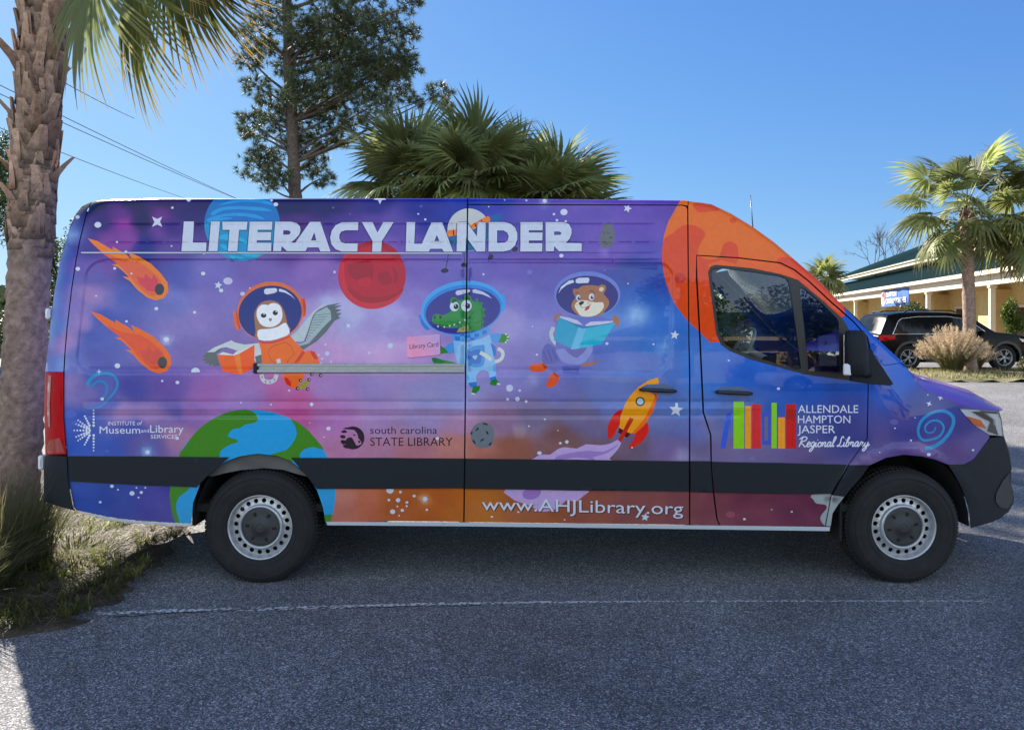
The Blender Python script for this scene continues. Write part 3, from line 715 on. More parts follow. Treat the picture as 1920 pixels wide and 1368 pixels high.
for x, y in ((690, 645), (748, 650), (797, 640), (838, 630), (890, 610), (938, 587)): poly((205, 215, 220), [(x - 10, y - 8), (x + 10, y - 9), (x, y + 11)])
ell((22, 70, 40), 660, 562, 9, 17, n=12); ell((22, 70, 40), 712, 560, 12, 17, n=12)
poly((28, 92, 50), "815,430 822,395 845,388 875,412 850,420 830,430"); poly((28, 92, 50), "935,400 945,368 962,360 985,385 980,402 955,398")
poly((186, 192, 226), "850,330 865,315 975,303 986,318 975,332 870,360 852,348"); poly((186, 192, 226), "1005,310 1030,303 1100,325 1150,355 1182,387 1100,352 1010,335")
CARD = lambda x, y: np.array([228, 152, 196.]) + (np.clip((x - 770 + (650 - y) * 1.2) / 70, 0, 1))[:, None] * np.array([-36, 12, 26.])
poly((70, 56, 120), "404,758 418,748 690,722 712,732 716,896 703,908 434,936 414,928", a=.5)
poly(CARD, "400,750 415,740 690,715 706,725 711,890 700,903 430,930 411,920")
text((44, 28, 66), "Library Card", 430, 692, 850, 44, 826, bold=.004)
# ---- otter
G('otter_picture', '6')
SU = (96, 106, 192)
stroke((176, 186, 204), "380,650 357,720 392,790 450,822 540,850", 36)
poly((160, 98, 66), "635,988 720,973 780,957 770,980 700,1005 640,1012")
poly((84, 90, 178), "280,850 330,800 400,850 440,960 330,992 278,962", sm=2); poly((84, 90, 178), "455,1008 520,1000 622,990 610,1082 470,1075")
for s in ("285,870 320,960", "325,850 365,960", "365,850 410,950", "470,1040 610,1035"): stroke((66, 72, 156), s, 12, sm=0)
poly(SU, "400,590 620,560 800,550 930,590 800,800 740,830 700,930 640,1000 520,1012 440,960 400,850")
poly((122, 134, 208), "410,850 555,852 740,822 700,930 640,985 560,990 470,970 418,905", sm=2); poly((92, 92, 178), "490,838 560,856 690,835 600,930 540,905 500,870", sm=2)
poly((214, 84, 36), "163,1000 220,985 290,978 327,1015 290,1056 190,1057 162,1030", sm=2); poly((214, 84, 40), "380,1063 420,1085 432,1130 390,1187 340,1207 313,1180 340,1110", sm=2)
poly((160, 50, 26), "268,985 292,978 328,1018 300,1030"); poly((160, 50, 26), "372,1070 385,1062 430,1100 420,1115")
ell((112, 124, 208), 690, 350, 303, 210, n=44); ell((52, 48, 128), 688, 366, 284, 186, n=44)
poly((160, 108, 80), "562,298 600,303 640,275 690,266 760,268 790,275 820,260 857,270 860,310 840,347 885,400 886,450 850,500 800,547 640,552 580,520 545,470 552,420 580,380 560,340", sm=2)
ell((214, 196, 178), 819, 304, 23, 20, rot=-30, n=14)
poly((214, 212, 202), "573,450 610,412 680,405 760,425 830,423 840,470 800,522 730,552 640,550 600,510", sm=2)
for x, y, rx, ry, px in ((608, 382, 20, 27, 613), (728, 374, 25, 31, 733)): ell((205, 212, 236), x, y, rx, ry, n=18); ell((26, 52, 104), px, y + 4, 14, 17, n=14); ell((210, 216, 235), px + 4, y - 3, 5, 5, n=8)
poly((26, 26, 34), "610,430 640,412 662,420 640,447 620,446", sm=2); poly((188, 54, 52), "660,497 680,466 716,446 706,482 682,499"); poly((225, 228, 232), "640,468 680,466 664,492 648,486")
stroke((70, 44, 36), "575,345 595,332 610,345", 6); stroke((70, 44, 36), "708,325 735,318 757,342", 6); stroke((70, 44, 36), "612,430 640,470 680,468 720,445", 5)
for s in ("680,425 730,415", "682,435 735,432", "605,450 570,440"): stroke((120, 100, 80), s, 3, sm=0)
poly((196, 206, 232), "583,215 610,200 700,197 710,215 700,245 600,250 583,240"); poly((196, 206, 232), "425,342 450,280 520,225 560,218 570,240 500,265 450,305")
poly((164, 104, 74), "375,592 390,545 440,518 452,547 415,562 400,612"); poly((164, 104, 74), "920,540 942,533 987,580 977,642 945,632 925,592")
poly((186, 188, 226), "438,550 520,563 600,588 650,632 560,612 438,564"); poly((190, 192, 228), "668,632 720,600 930,593 920,607 690,648")
poly((24, 152, 200), "425,558 650,650 560,852 383,770"); poly((34, 172, 210), "680,645 947,610 820,807 608,847"); poly((96, 180, 226), "612,640 650,655 684,648 612,847 538,852"); poly((24, 120, 176), "432,560 610,632 650,648 690,640 945,612 690,658 650,664 600,650")
# ---- rocket, its trail and rocks
G('rocket_picture', 'c')
SM = (180, 156, 216)
poly(SM, "1245,595 1262,625 1230,680 1170,745 1160,765 560,765 580,745 640,712 710,712 770,670 830,655 920,665 990,632 1100,640 1180,625 1220,605", sm=2)
poly((152, 122, 196), "1235,635 1130,690 1000,682 860,700 760,728 760,760 900,735 1000,745 1080,765 1040,735 1130,710 1215,660", sm=2)
poly(SM, "375,965 985,965 960,1040 900,1080 850,1060 800,1100 740,1140 640,1155 560,1110 470,1080 410,1050", sm=2)
poly((150, 112, 190), "500,1000 560,975 640,985 620,1040 560,1062 505,1045", sm=2)
poly((208, 44, 34), "1272,364 1265,440 1240,500 1190,587 1160,580 1158,500 1190,420 1230,378", sm=2); poly((208, 44, 34), "1465,460 1477,530 1430,610 1370,650 1308,667 1360,600 1372,545 1420,510", sm=2)
poly((92, 28, 34), "1250,503 1337,550 1310,582 1238,540")
poly((240, 152, 20), "1550,113 1558,180 1545,270 1510,380 1440,490 1370,550 1330,547 1250,505 1258,420 1288,330 1330,258 1400,185 1480,135")
poly((226, 104, 28), "1550,175 1558,200 1545,270 1510,380 1440,490 1370,550 1345,548 1430,450 1500,330 1530,250")
poly((188, 46, 30), "1330,423 1362,436 1262,617 1238,600")
poly((205, 60, 24), "1500,235 1540,235 1540,285 1520,250")
ell((28, 40, 56), 1411, 300, 36, 36, n=22); ell((168, 190, 214), 1411, 300, 26, 26, n=20)
G('rock_picture', 'c')
poly((104, 114, 130), "92,545 118,490 180,458 240,475 275,530 272,600 250,650 180,662 120,640 98,590", sm=2)
for s in ("135,525 155,505", "190,470 225,480", "215,530 230,555", "170,608 195,590", "110,600 128,625", "95,555 105,535", "235,640 255,620"): stroke((38, 42, 56), s, 12, sm=0)
G('rock_picture', '8')
poly((104, 106, 118), "1690,330 1740,300 1790,330 1800,420 1770,490 1710,505 1680,460 1680,400 1702,372", sm=2)
ell((70, 72, 90), 1770, 417, 11, 9, n=10); stroke((74, 74, 92), "1735,365 1745,385 1757,375", 5); stroke((74, 74, 92), "1700,360 1722,392", 5); stroke((74, 74, 92), "1715,450 1725,470 1742,460", 5)
G('note_picture', '8')
for x, y, rx in ((410, 687, 32), (567, 641, 26), (786, 575, 25), (985, 513, 27)): ell((44, 44, 66), x, y, rx, 19, rot=-6 if x < 700 else -35, n=16)
stroke((44, 44, 66), "418,670 440,552", 6, sm=0); stroke((44, 44, 66), "570,630 568,545", 6, sm=0); stroke((44, 44, 66), "795,560 770,545", 6, sm=0)
# ---- title
TITLE = [("7", ["108,285 190,285 182,457 293,457 289,528 88,528"]), ("7", ["330,285 403,285 383,527 309,527"]), ("7", ["422,287 628,287 622,353 560,353 545,527 468,527 482,353 425,353"]),
         ("7", ["648,287 832,287 828,353 712,353 711,372 822,372 820,438 706,438 704,459 824,459 822,527 628,527"]),
         ("7", ["855,287 985,287 1030,297 1058,325 1062,360 1050,395 1018,428 985,458 1020,458 1140,288 1225,288 1308,530 1225,530 1210,497 1118,497 1104,527 950,527 908,485 903,527 838,527", "922,357 960,357 978,365 980,380 970,392 920,393", "1175,372 1192,440 1148,440"]),
         ("7", ["1535,290 1533,357 1430,357 1395,368 1380,395 1380,425 1395,452 1425,464 1530,464 1527,530 1400,530 1350,512 1315,470 1305,415 1318,360 1350,315 1400,292"]),
         ("7", ["1563,290 1652,290 1692,375 1740,290 1825,290 1728,445 1722,532 1648,532 1652,445"]),
         ("8", ["98,290 168,290 160,467 222,467 300,293 390,293 478,532 402,532 388,508 292,508 280,532 90,530", "345,395 366,445 325,445"]),
         ("8", ["512,290 590,290 672,405 680,290 745,290 740,530 670,530 585,412 580,530 507,530"]),
         ("8", ["770,290 900,290 950,303 985,335 1003,380 1003,430 985,480 945,517 890,530 768,530", "838,358 890,358 922,378 933,408 925,440 900,458 838,460"]),
         ("8", ["1030,290 1212,290 1210,357 1098,357 1098,375 1210,375 1208,440 1098,440 1098,462 1208,462 1206,530 1028,530"]),
         ("8", ["1235,290 1380,290 1425,305 1447,345 1447,385 1432,425 1400,460 1530,462 1530,528 1345,528 1305,487 1302,528 1236,528", "1305,367 1345,367 1362,375 1362,388 1348,395 1305,395"])]
for dx, dy in ((-9, 5), (6, 9), (4, -6)):
    for rg, rs in TITLE:
        G('title_lettering', rg); poly((24, 18, 62), *[pts_str(q, dx, dy) for q in rs], a=.42)
for rg, rs in TITLE:
    G('title_lettering', rg); poly((190, 200, 228), *rs)
# ---- smaller lettering and logos
G('museum_lettering', '3')
MW = (204, 212, 238)
text(MW, "INSTITUTE", 650, 882, 670, 34); text(MW, "of", 895, 937, 668, 34, slant=.2)
text(MW, "Museum", 578, 925, 740, 62, bold=.018); text(MW, "and", 933, 1001, 731, 32, bold=.006); text(MW, "Library", 1010, 1295, 733, 66, bold=.018); text(MW, "SERVICES", 1015, 1245, 783, 33)
G('museum_emblem', '3')
for ang, n, r0, dr in ((0, 6, 20, 26.5), (36, 6, 32, 23), (63, 5, 48, 22), (90, 6, 42, 26), (-36, 6, 32, 23), (-63, 5, 48, 22), (-90, 6, 42, 26), (22, 5, 50, 24), (-22, 5, 50, 24)):
    for i in range(n):
        q = r0 + dr * i; t = R(180 + ang)
        cx = 527 if abs(ang) == 90 else 513
        ell(MW, cx + q * math.cos(t), 714 + q * math.sin(t), 11.5 - .9 * i, n=8)
G('state_library_lettering', 'd')
DK = (42, 32, 46)
text(DK, "south carolina", 1283, 1713, 250, 48); text(DK, "STATE LIBRARY", 1283, 1813, 327, 54, bold=.02)
ell(DK, 1172, 276, 74, n=28)
LN = lambda x, y: base_col(x, y)
poly(LN, "1100,215 1150,208 1175,222 1200,250 1205,275 1225,300 1222,318 1195,325 1180,300 1165,275 1140,275 1120,300 1125,330 1085,330 1080,250", sm=2)
for s in ("1095,235 1120,225 1135,240 1110,245", "1088,262 1115,258 1125,275 1100,280", "1092,295 1118,290 1128,312 1105,318", "1105,325 1135,318 1160,335 1130,345", "1150,285 1175,292 1190,325 1160,340 1145,310", "1105,218 1150,206 1190,225 1150,222", "1170,252 1190,256 1182,264", "1205,292 1222,300 1210,310"): poly(DK, s, sm=2)
G('web_lettering', 'c')
for dx, dy, al in ((8, 7, .55), (-5, 5, .4)): text((34, 24, 40), "www.AHJLibrary.org", 180, 1745, 1143, 92, 1178, bold=.045, dx=dx, dy=dy, a=al)
text((198, 208, 234), "www.AHJLibrary.org", 180, 1745, 1143, 96, 1178, bold=.046)
star5((196, 205, 232), 1450, 1198, 34, 10)
G('library_logo_lettering', 'b')
for c, s in (((58, 92, 212), "235,385 264,378 228,572 200,570"), ((130, 198, 18), "272,320 328,320 328,572 272,572"), ((245, 150, 30), "333,345 365,343 365,572 333,572"), ((204, 48, 52), "370,335 418,335 418,572 370,572"),
             ((62, 84, 200), "425,380 470,380 470,552 425,552"), ((104, 104, 132), "437,400 456,400 456,530 437,530"), ((130, 198, 18), "475,327 503,327 503,570 475,570"), ((245, 150, 30), "510,405 547,405 547,572 510,572"), ((196, 22, 26), "552,335 606,335 606,572 552,572")): poly(c, s)
for c, s in (((112, 176, 20), "272,352 328,352 328,358 272,358"), ((176, 36, 42), "370,360 418,360 418,366 370,366"), ((170, 14, 20), "552,362 606,362 606,420 552,420")): poly(c, s)
AW = (206, 212, 236)
text(AW, "ALLENDALE", 616, 938, 381, 42, bold=.004); text(AW, "HAMPTON", 616, 896, 436, 42, bold=.004); text(AW, "JASPER", 614, 815, 489, 42, bold=.004)
HAND = {'R': ([[(.25, 2), (.0, 0)], [(-.2, 1.6), (.3, 2.1), (.9, 1.95), (.8, 1.35), (.15, 1.0), (.6, .4), (.9, 0), (1.15, .2)]], 1.15),
        'e': ([[(0, .4), (.4, .6), (.42, .95), (.2, 1), (.05, .5), (.15, .05), (.4, .02), (.65, .3)]], .62), 'g': ([[(.55, .9), (.3, 1), (.05, .6), (.15, .1), (.45, .2), (.62, .9), (.5, -.4), (.2, -1), (.0, -.8), (.3, -.2), (.75, .3)]], .72),
        'i': ([[(.1, .9), (.05, .2), (.2, 0), (.42, .3)], [(.2, 1.35), (.24, 1.5)]], .4), 'o': ([[(.35, 1), (.05, .7), (.1, .1), (.4, 0), (.55, .5), (.35, 1), (.5, .8), (.75, .9)]], .7),
        'n': ([[(.1, .95), (.03, 0), (.15, .6), (.38, 1), (.48, .7), (.45, .1), (.6, 0), (.78, .3)]], .76), 'a': ([[(.55, .9), (.25, 1), (.05, .5), (.15, 0), (.4, .2), (.56, .95), (.5, .15), (.65, 0), (.82, .3)]], .8),
        'l': ([[(0, .3), (.35, 1.6), (.33, 2.1), (.15, 1.9), (.05, .5), (.15, 0), (.38, .25)]], .38), 'L': ([[(.7, 1.8), (.45, 2.15), (.3, 1.6), (.32, .8), (.1, .05), (-.1, .15), (.1, .25), (.5, 0), (.85, .25)]], .85),
        'b': ([[(0, .3), (.32, 1.7), (.25, 2.05), (.1, 1.6), (.05, .2), (.25, 0), (.48, .4), (.35, .9), (.5, .8), (.7, .9)]], .68), 'r': ([[(.02, .3), (.18, 1.05), (.2, .85), (.48, .85), (.4, .2), (.52, 0), (.72, .3)]], .7),
        'y': ([[(.1, .9), (.08, .3), (.25, .05), (.48, .3), (.58, .9), (.45, -.4), (.15, -1), (-.05, -.7), (.3, -.2), (.9, .4)]], .8), ' ': ([], .55)}
px_ = 0; WORD = "Regional Library"; tot = sum(HAND[c][1] for c in WORD)
for c in WORD:
    for st in HAND[c][0]:
        q = [(622 + (px_ + u) * 372 / tot + 6 * v, 562 - v * 25 + (px_ / tot) * -3) for u, v in st]
        stroke(AW, q, 6.0, sm=3)
    px_ += HAND[c][1]
# ---- stars
G('star_picture', '2')
star4(WHITE, 1070, 300, 62, 45, .38)
for x, y, r in ((563, 326, 30), (390, 260, 18), (392, 702, 20), (1340, 113, 18), (1200, 180, 12), (726, 473, 10), (803, 555, 12), (707, 698, 13), (1463, 742, 19), (1193, 507, 8), (1470, 573, 7), (548, 934, 8), (1063, 1042, 17), (1390, 1073, 14), (808, 1150, 12), (1800, 915, 20), (850, 742, 9), (1617, 887, 19)): ell(WHITE, x, y, r, r * .85, n=10)
ell((184, 184, 226), 1675, 806, 40, 30, n=18); star5(WHITE, 1592, 842, 36, 10)
ell(WHITE, 1148, 1303, 24, 18, n=12)
G('star_picture', '3')
star4(WHITE, 573, 212, 26, 0, .25)
for x, y, r in ((730, 162, 24), (1243, 304, 17), (1113, 292, 11), (855, 1251, 22), (934, 1243, 14), (893, 1203, 8), (969, 1203, 8), (911, 1287, 8), (583, 1326, 12), (735, 1220, 8), (600, 445, 16), (988, 900, 20), (1240, 780, 16), (1787, 478, 7), (683, 1190, 16)): ell(WHITE, x, y, r, r * .9, n=10)
poly(WHITE, "1362,218 1362,200 1378,182 1400,176 1422,184 1436,205 1433,216")
ell((92, 110, 205), 330, 573, 50, 34, n=14, a=.5); ell((92, 110, 205), 365, 650, 30, 22, n=12, a=.4); ell((92, 110, 205), 640, 893, 18, 14, n=10, a=.5)
G('star_picture', '4')
for x, y, r in ((538, 290, 22), (618, 228, 9), (1444, 926, 24), (1427, 831, 12), (1392, 982, 13), (1487, 1015, 12), (1352, 942, 11), (1380, 1030, 12), (1038, 1321, 12), (1523, 57, 15)): ell((186, 190, 232), x, y, r, n=10)
star4(WHITE, 1670, 630, 34, 45, .35)
G('star_picture', '5')
for x, y, r in ((253, 820, 24), (61, 885, 10), (1345, 1208, 32), (1438, 1230, 12), (1417, 1308, 21), (1497, 1330, 13), (1328, 1311, 14), (1527, 148, 22), (1105, 167, 10)): ell((190, 196, 232) if y > 200 else (112, 96, 190), x, y, r, n=12)
G('star_picture', '6')
for x, y, r in ((160, 147, 22), (848, 128, 10)): ell((112, 100, 192), x, y, r, n=10)
for x, y, r in ((870, 800, 15), (1063, 251, 7), (1295, 807, 10), (188, 644, 7), (228, 902, 10), (450, 0, 16), (1507, 1355, 14)): ell(WHITE, x, y, r, r * .85, n=10)
star5(WHITE, 1490, 722, 44, 8)
G('star_picture', '7')
for x, y, r in ((860, 145, 20), (825, 112, 12), (1330, 172, 10), (1468, 223, 7)): ell(WHITE if y < 150 else (100, 90, 185), x, y, r, r * .8, n=10)
star5(WHITE, 1712, 90, 55, 180)
G('star_picture', '8')
for x, y, r in ((1385, 208, 30), (1303, 225, 11), (1400, 283, 10), (1328, 275, 12), (1364, 564, 18), (193, 223, 8), (250, 268, 10), (770, 164, 6), (1228, 118, 18), (1078, 113, 9), (899, 110, 6), (726, 716, 9)): ell(WHITE, x, y, r, r * .85, n=12)
ell((120, 110, 200), 1104, 698, 22, 18, n=10); ell((70, 80, 170), 215, 160, 13, n=8); ell((130, 100, 195), 1793, 588, 9, n=8)
star5(WHITE, 1905, 178, 36, 20)
G('star_picture', 'c')
star5(WHITE, 1690, 365, 56, 6)
for x, y, r in ((546, 492, 8), (669, 438, 8), (790, 624, 12), (772, 525, 5), (628, 700, 18), (464, 1158, 9), (258, 1195, 10), (823, 1218, 7), (1348, 658, 7)): ell(WHITE, x, y, r, r * .8, n=8)
poly(WHITE, "840,597 858,612 842,630 824,614")
G('star_picture', 'd')
for x, y, r in ((1410, 612, 24), (1477, 624, 9), (1403, 675, 9), (1462, 676, 15), (1519, 690, 9), (1457, 716, 6), (1517, 714, 7), (1427, 750, 17), (1489, 741, 11), (1469, 775, 6), (1565, 649, 10), (1636, 668, 15), (1647, 738, 8), (985, 272, 5), (1014, 216, 14), (645, 62, 6), (452, 50, 5), (893, 180, 4), (1715, 280, 11)): ell(WHITE, x, y, r, r * .9, n=10)
poly(WHITE, "906,47 920,60 906,75 892,60")
G('star_picture', 'b')
star4(WHITE, 1317, 332, 17, 25, .32); star4(WHITE, 1378, 300, 17, 20, .32)
for x, y, r in ((512, 252, 9), (246, 101, 6), (1135, 463, 5), (1220, 528, 6), (1310, 285, 4), (1242, 407, 4), (1552, 580, 7), (1315, 604, 11), (583, 909, 6), (1053, 592, 4), (330, 948, 8), (476, 897, 4)): ell(WHITE, x, y, r, r * .8, n=8)
ell((160, 88, 110), 255, 923, 26, 17, n=12, a=.6); ell((120, 110, 180), 1130, 430, 22, 16, n=10, a=.5); ell((125, 115, 180), 372, 625, 12, 8, n=8, a=.6); ell((70, 80, 180), 1180, 335, 10, n=8, a=.5)
poly((150, 160, 172), "690,818 870,818 830,890 800,1000 760,985 735,945 750,915 770,890 760,870 715,865 700,845", sm=2)
# ------------------------------------------------------------------ van assembly
M = {}
M['wrap'] = mat("printed_vinyl", attr=True, rough=.38, spec=.12, coat=.5, coat_rough=.02, noise=.05, nscale=30)
def add_grime(m):
    # road dust low on the body, thinning out with height, in its own cloudy pattern
    nt = m.node_tree; N = nt.nodes; L = nt.links; b = N["Principled BSDF"]; lk = b.inputs["Base Color"].links[0].from_socket
    tc = N.new("ShaderNodeTexCoord"); sp = N.new("ShaderNodeSeparateXYZ"); L.new(tc.outputs["Object"], sp.inputs[0]); nz = N.new("ShaderNodeTexNoise"); nz.inputs["Scale"].default_value = 7; nz.inputs["Detail"].default_value = 7; L.new(tc.outputs["Object"], nz.inputs["Vector"])
    h = N.new("ShaderNodeMapRange"); h.inputs[1].default_value = .40; h.inputs[2].default_value = .95; h.inputs[3].default_value = .26; h.inputs[4].default_value = 0; L.new(sp.outputs[2], h.inputs[0])
    q = N.new("ShaderNodeMath"); q.operation = 'MULTIPLY'; L.new(h.outputs[0], q.inputs[0]); L.new(nz.outputs[0], q.inputs[1])
    mx = N.new("ShaderNodeMix"); mx.data_type = 'RGBA'; L.new(q.outputs[0], mx.inputs[0]); L.new(lk, mx.inputs[6]); mx.inputs[7].default_value = (.13, .115, .10, 1); L.new(mx.outputs[2], b.inputs["Base Color"])
add_grime(M['wrap'])
M['black_plastic'] = mat("black_plastic", (.012, .0145, .019), rough=.6, spec=.22, noise=.12, nscale=60, bump=.15, bscale=400)
M['black_gloss'] = mat("black_rubber_trim", (.008, .008, .009), rough=.35)
M['dark'] = mat("dark_underbody", (.008, .008, .008), rough=.9)
M['arch'] = mat("wheelhouse_paint", (.10, .095, .09), rough=.75, noise=.3, nscale=9)
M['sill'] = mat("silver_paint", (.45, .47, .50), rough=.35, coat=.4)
M['steel'] = mat("wheel_silver", (.44, .445, .455), rough=.36, metal=.5, noise=.08, nscale=20)
M['tyre'] = mat("tyre_rubber", (.010, .010, .0105), rough=.85, noise=.35, nscale=14, bump=.1, bscale=90)
M['hub'] = mat("hub_cap_plastic", (.03, .03, .032), rough=.6)
M['alu'] = mat("brushed_aluminium", (.34, .36, .37), rough=.38, metal=.75, noise=.1, nscale=50)
M['red'] = mat("tail_lamp_red", (.42, .001, .004), rough=.4, spec=.05, coat=.18, noise=.12, nscale=16)
M['red_dark'] = mat("tail_lamp_dark_red", (.30, .004, .008), rough=.12, coat=1)
M['lampclear'] = mat("clear_lens", (.72, .74, .76), rough=.06, spec=.8, coat=1)
M['amber'] = mat("amber_lens", (.75, .16, .02), rough=.12, coat=1)
M['chrome'] = mat("lamp_reflector", (.75, .77, .8), rough=.12, metal=1)
M['glass'] = glass("window_glass", (.66, .72, .70))
M['interior'] = mat("cab_trim", (.045, .045, .047), rough=.8, noise=.2)
M['wheelrim'] = mat("steering_wheel_grey", (.75, .77, .74), rough=.45)
M['white_plastic'] = mat("white_plastic", (.7, .72, .74), rough=.4)

VAN = empty("van", (0, 1.0, 0), "high roof van wrapped in a purple and blue outer space cartoon print", "van")

def compose(tri, V):
    """colour per triangle corner and drawing name per triangle"""
    C = base_col(V[:, 0], V[:, 1])[tri]                   # (n,3,3)
    cen = V[tri].mean(1); grp = np.full(len(tri), '', object)
    for g, rings, col, a in ART:
        allr = np.vstack(rings); lo, hi = allr.min(0), allr.max(0)
        k = np.where((cen[:, 0] > lo[0]) & (cen[:, 0] < hi[0]) & (cen[:, 1] > lo[1]) & (cen[:, 1] < hi[1]))[0]
        if not len(k): continue
        k = k[inside(rings, cen[k, 0], cen[k, 1])]
        if not len(k): continue
        if callable(col):
            q = V[tri[k]].reshape(-1, 2); c = np.broadcast_to(col(q[:, 0], q[:, 1]), (len(q), 3)).reshape(-1, 3, 3)
        else: c = np.broadcast_to(np.array(col, float), (len(k), 3, 3))
        C[k] = C[k] * (1 - a) + c * a
        if a > .75: grp[k] = g
    return alb(C), grp

SPLIT = {'title_lettering': 'title_lettering', 'museum_lettering': 'museum_lettering', 'state_library_lettering': 'library_lettering', 'web_lettering': 'web_address_lettering',
         'library_logo_lettering': 'logo_lettering', 'owl_picture': 'owl_picture', 'alligator_picture': 'alligator_picture', 'otter_picture': 'otter_picture', 'rocket_picture': 'rocket_picture',
         'planet_picture': 'planet_picture', 'orange_planet_picture': 'planet_picture', 'earth_picture': 'globe_picture', 'comet_picture': 'comet_picture', 'lower_comet_picture': 'comet_picture', 'red_planet_picture': 'planet_picture', 'ringed_planet_picture': 'planet_picture', 'museum_emblem': 'museum_emblem'}

def panel(name, outline, holes=(), split=True):
    ring = densify(outline, 9); hs = [densify(h, 9) for h in holes]
    x0, y0 = ring.min(0); x1, y1 = ring.max(0)
    P = sheet_points(x0, y0, x1, y1); P = P[inside([ring] + hs, P[:, 0], P[:, 1])]
    rings = [ring] + hs
    for g, rs, col, a in ART:
        for r in rs:
            lo, hi = r.min(0), r.max(0)
            if hi[0] < x0 or lo[0] > x1 or hi[1] < y0 or lo[1] > y1: continue
            rings.append(densify(r, 9))
    V, F = cdt(rings, P)
    c = V[F].mean(1); F = F[inside([ring] + hs, c[:, 0], c[:, 1])]
    a = V[F[:, 1]] - V[F[:, 0]]; b = V[F[:, 2]] - V[F[:, 0]]; ar = a[:, 0] * b[:, 1] - a[:, 1] * b[:, 0]
    F = F[np.abs(ar) > 1e-5]; ar = ar[np.abs(ar) > 1e-5]
    F[ar > 0] = F[ar > 0][:, ::-1]        # face the street
    Cc, grp = compose(F, V)
    W = P3(V[:, 0], V[:, 1]); N = normals_at(V[:, 0], V[:, 1])
    def part(nm, sel, par):
        f = F[sel]; u, inv = np.unique(f, return_inverse=True)
        return mk(nm, W[u], inv.reshape(-1, 3), M['wrap'], par, True, cols=Cc[sel].reshape(-1, 3), normals=N[u])
    rest = np.ones(len(F), bool); subs = []
    if split:
        for g, nm in SPLIT.items():
            s = grp == g
            if s.sum() > 6: rest &= ~s; subs.append((nm, s))
    o = part(name, rest, VAN)
    for nm, s in subs: part(nm, s, o)
    return o

SEAM = [(170, 380.5), (161, 405), (150, 450), (143, 486), (134, 545), (126, 613), (122, 660), (119.6, 707), (119.6, 782), (123, 830), (126, 856), (128, 900), (138, 950), (143, 956)]
seam = np.array(SEAM, float)
top = lambda a, b: [(x, y) for x, y in zip(TOPX, TOPY) if a < x < b]
# rear corner post
rear = [(x, y) for x, y in zip(REARX, REARY) if y < 697][::-1]
panel("corner_post", [(84.7, 697)] + rear[:-1] + [(160, 383.5), (169, 379.8)] + [(x - 1.1, y) for x, y in SEAM[1:7]] + [(118.6, 697)], split=False)
ARCH_R = [(358.5, 981), (362, 942), (376, 905), (388, 890), (405, 876), (425, 864), (450, 855), (483, 850), (518, 854), (545, 864), (565, 880), (580, 897), (595, 920), (606, 952), (610, 979)]
sx = lambda y: 877 - (y - 372) * 7 / 605
panel("rear_quarter_panel", [(x + .9, y) for x, y in SEAM] + [(200, 968), (244, 974), (300, 978)] + ARCH_R + [(740, 976), (sx(978) - 1.5, 977.5), (sx(372) - 1.5, 372.3)] + top(178, 870)[::-1] + [(178, 377)])
panel("roof_rail", [(sx(372) + 1, 372.3), (880, 372), (1290, 376), (1289, 385.6), (1280, 383.8), (sx(384) + 1, 382.6)], split=False)
panel("sliding_door", [(sx(384) + 1.2, 384.6), (1279, 385.8), (1286, 387.9), (1288.3, 392), (1290.6, 640), (1291.9, 700), (1291.6, 983), (sx(978) + 1.2, 978)])
DOOR = [(1304.6, 478.5), (1382, 483), (1463, 492.5), (1490, 506), (1517.5, 527.7), (1558, 565.5), (1598.6, 600.7), (1625.6, 630), (1632, 655)]
DLEFT = [(1349, 984), (1344, 973), (1337, 921), (1333, 865), (1332, 815), (1318, 773), (1316, 730), (1311, 620), (1305.5, 522)]
panel("cab_pillar", [(1290.6, 386), (1291.6, 377.2)] + top(1291, 1700) + [(1690, 680), (1657, 684.5)] + [(x + .8, y - .8) for x, y in DOOR[::-1]] + [(x - .9, y) for x, y in DLEFT[::-1]] + [(1294.4, 983), (1294.6, 700), (1292.8, 640)], split=False)
WIN0 = [(1328, 511), (1332, 500.6), (1341.7, 496.6), (1409, 503), (1463, 514), (1496, 525), (1544.5, 565.5), (1580, 598), (1593, 620), (1594.5, 713), (1582, 711.5), (1512, 702), (1409, 673.7), (1368.7, 657.5), (1352.5, 646.6), (1343, 625)]
panel("cab_door", [(1306.4, 479.6), (1382, 484.4), (1463, 494), (1489.3, 507.4), (1516.6, 529), (1557, 567), (1597.5, 602), (1624.5, 631), (1630, 655), (1627.2, 717), (1624.8, 822), (1589.5, 871.6), (1558, 926), (1546.5, 985.5), (1351, 984.5), (1346, 973), (1339, 921), (1335, 865), (1334, 815), (1320.4, 773), (1318.4, 730), (1313.4, 620), (1307.9, 522)], [WIN0])
ARCH_F = [(1777.5, 870.5), (1753, 861), (1729, 855), (1694, 852), (1662, 857.5), (1631, 871.5)]
panel("front_wing", [(1632, 656), (1657, 685.5), (1690, 681), (1701, 689), (1717, 715), (1736, 732), (1799, 757), (1840, 764.5), (1872, 770), (1840, 768.5), (1799.5, 766), (1810, 780), (1827, 798), (1855, 815.5), (1855, 821), (1824.5, 870)] + ARCH_F + [(1591.5, 871.5), (1627, 822), (1629, 717)])
panel("front_wing_sill", [(1561, 928), (1583.5, 930), (1571, 946), (1561, 962), (1557.5, 986), (1548.5, 985.5), (1559.5, 927.5)], split=False)

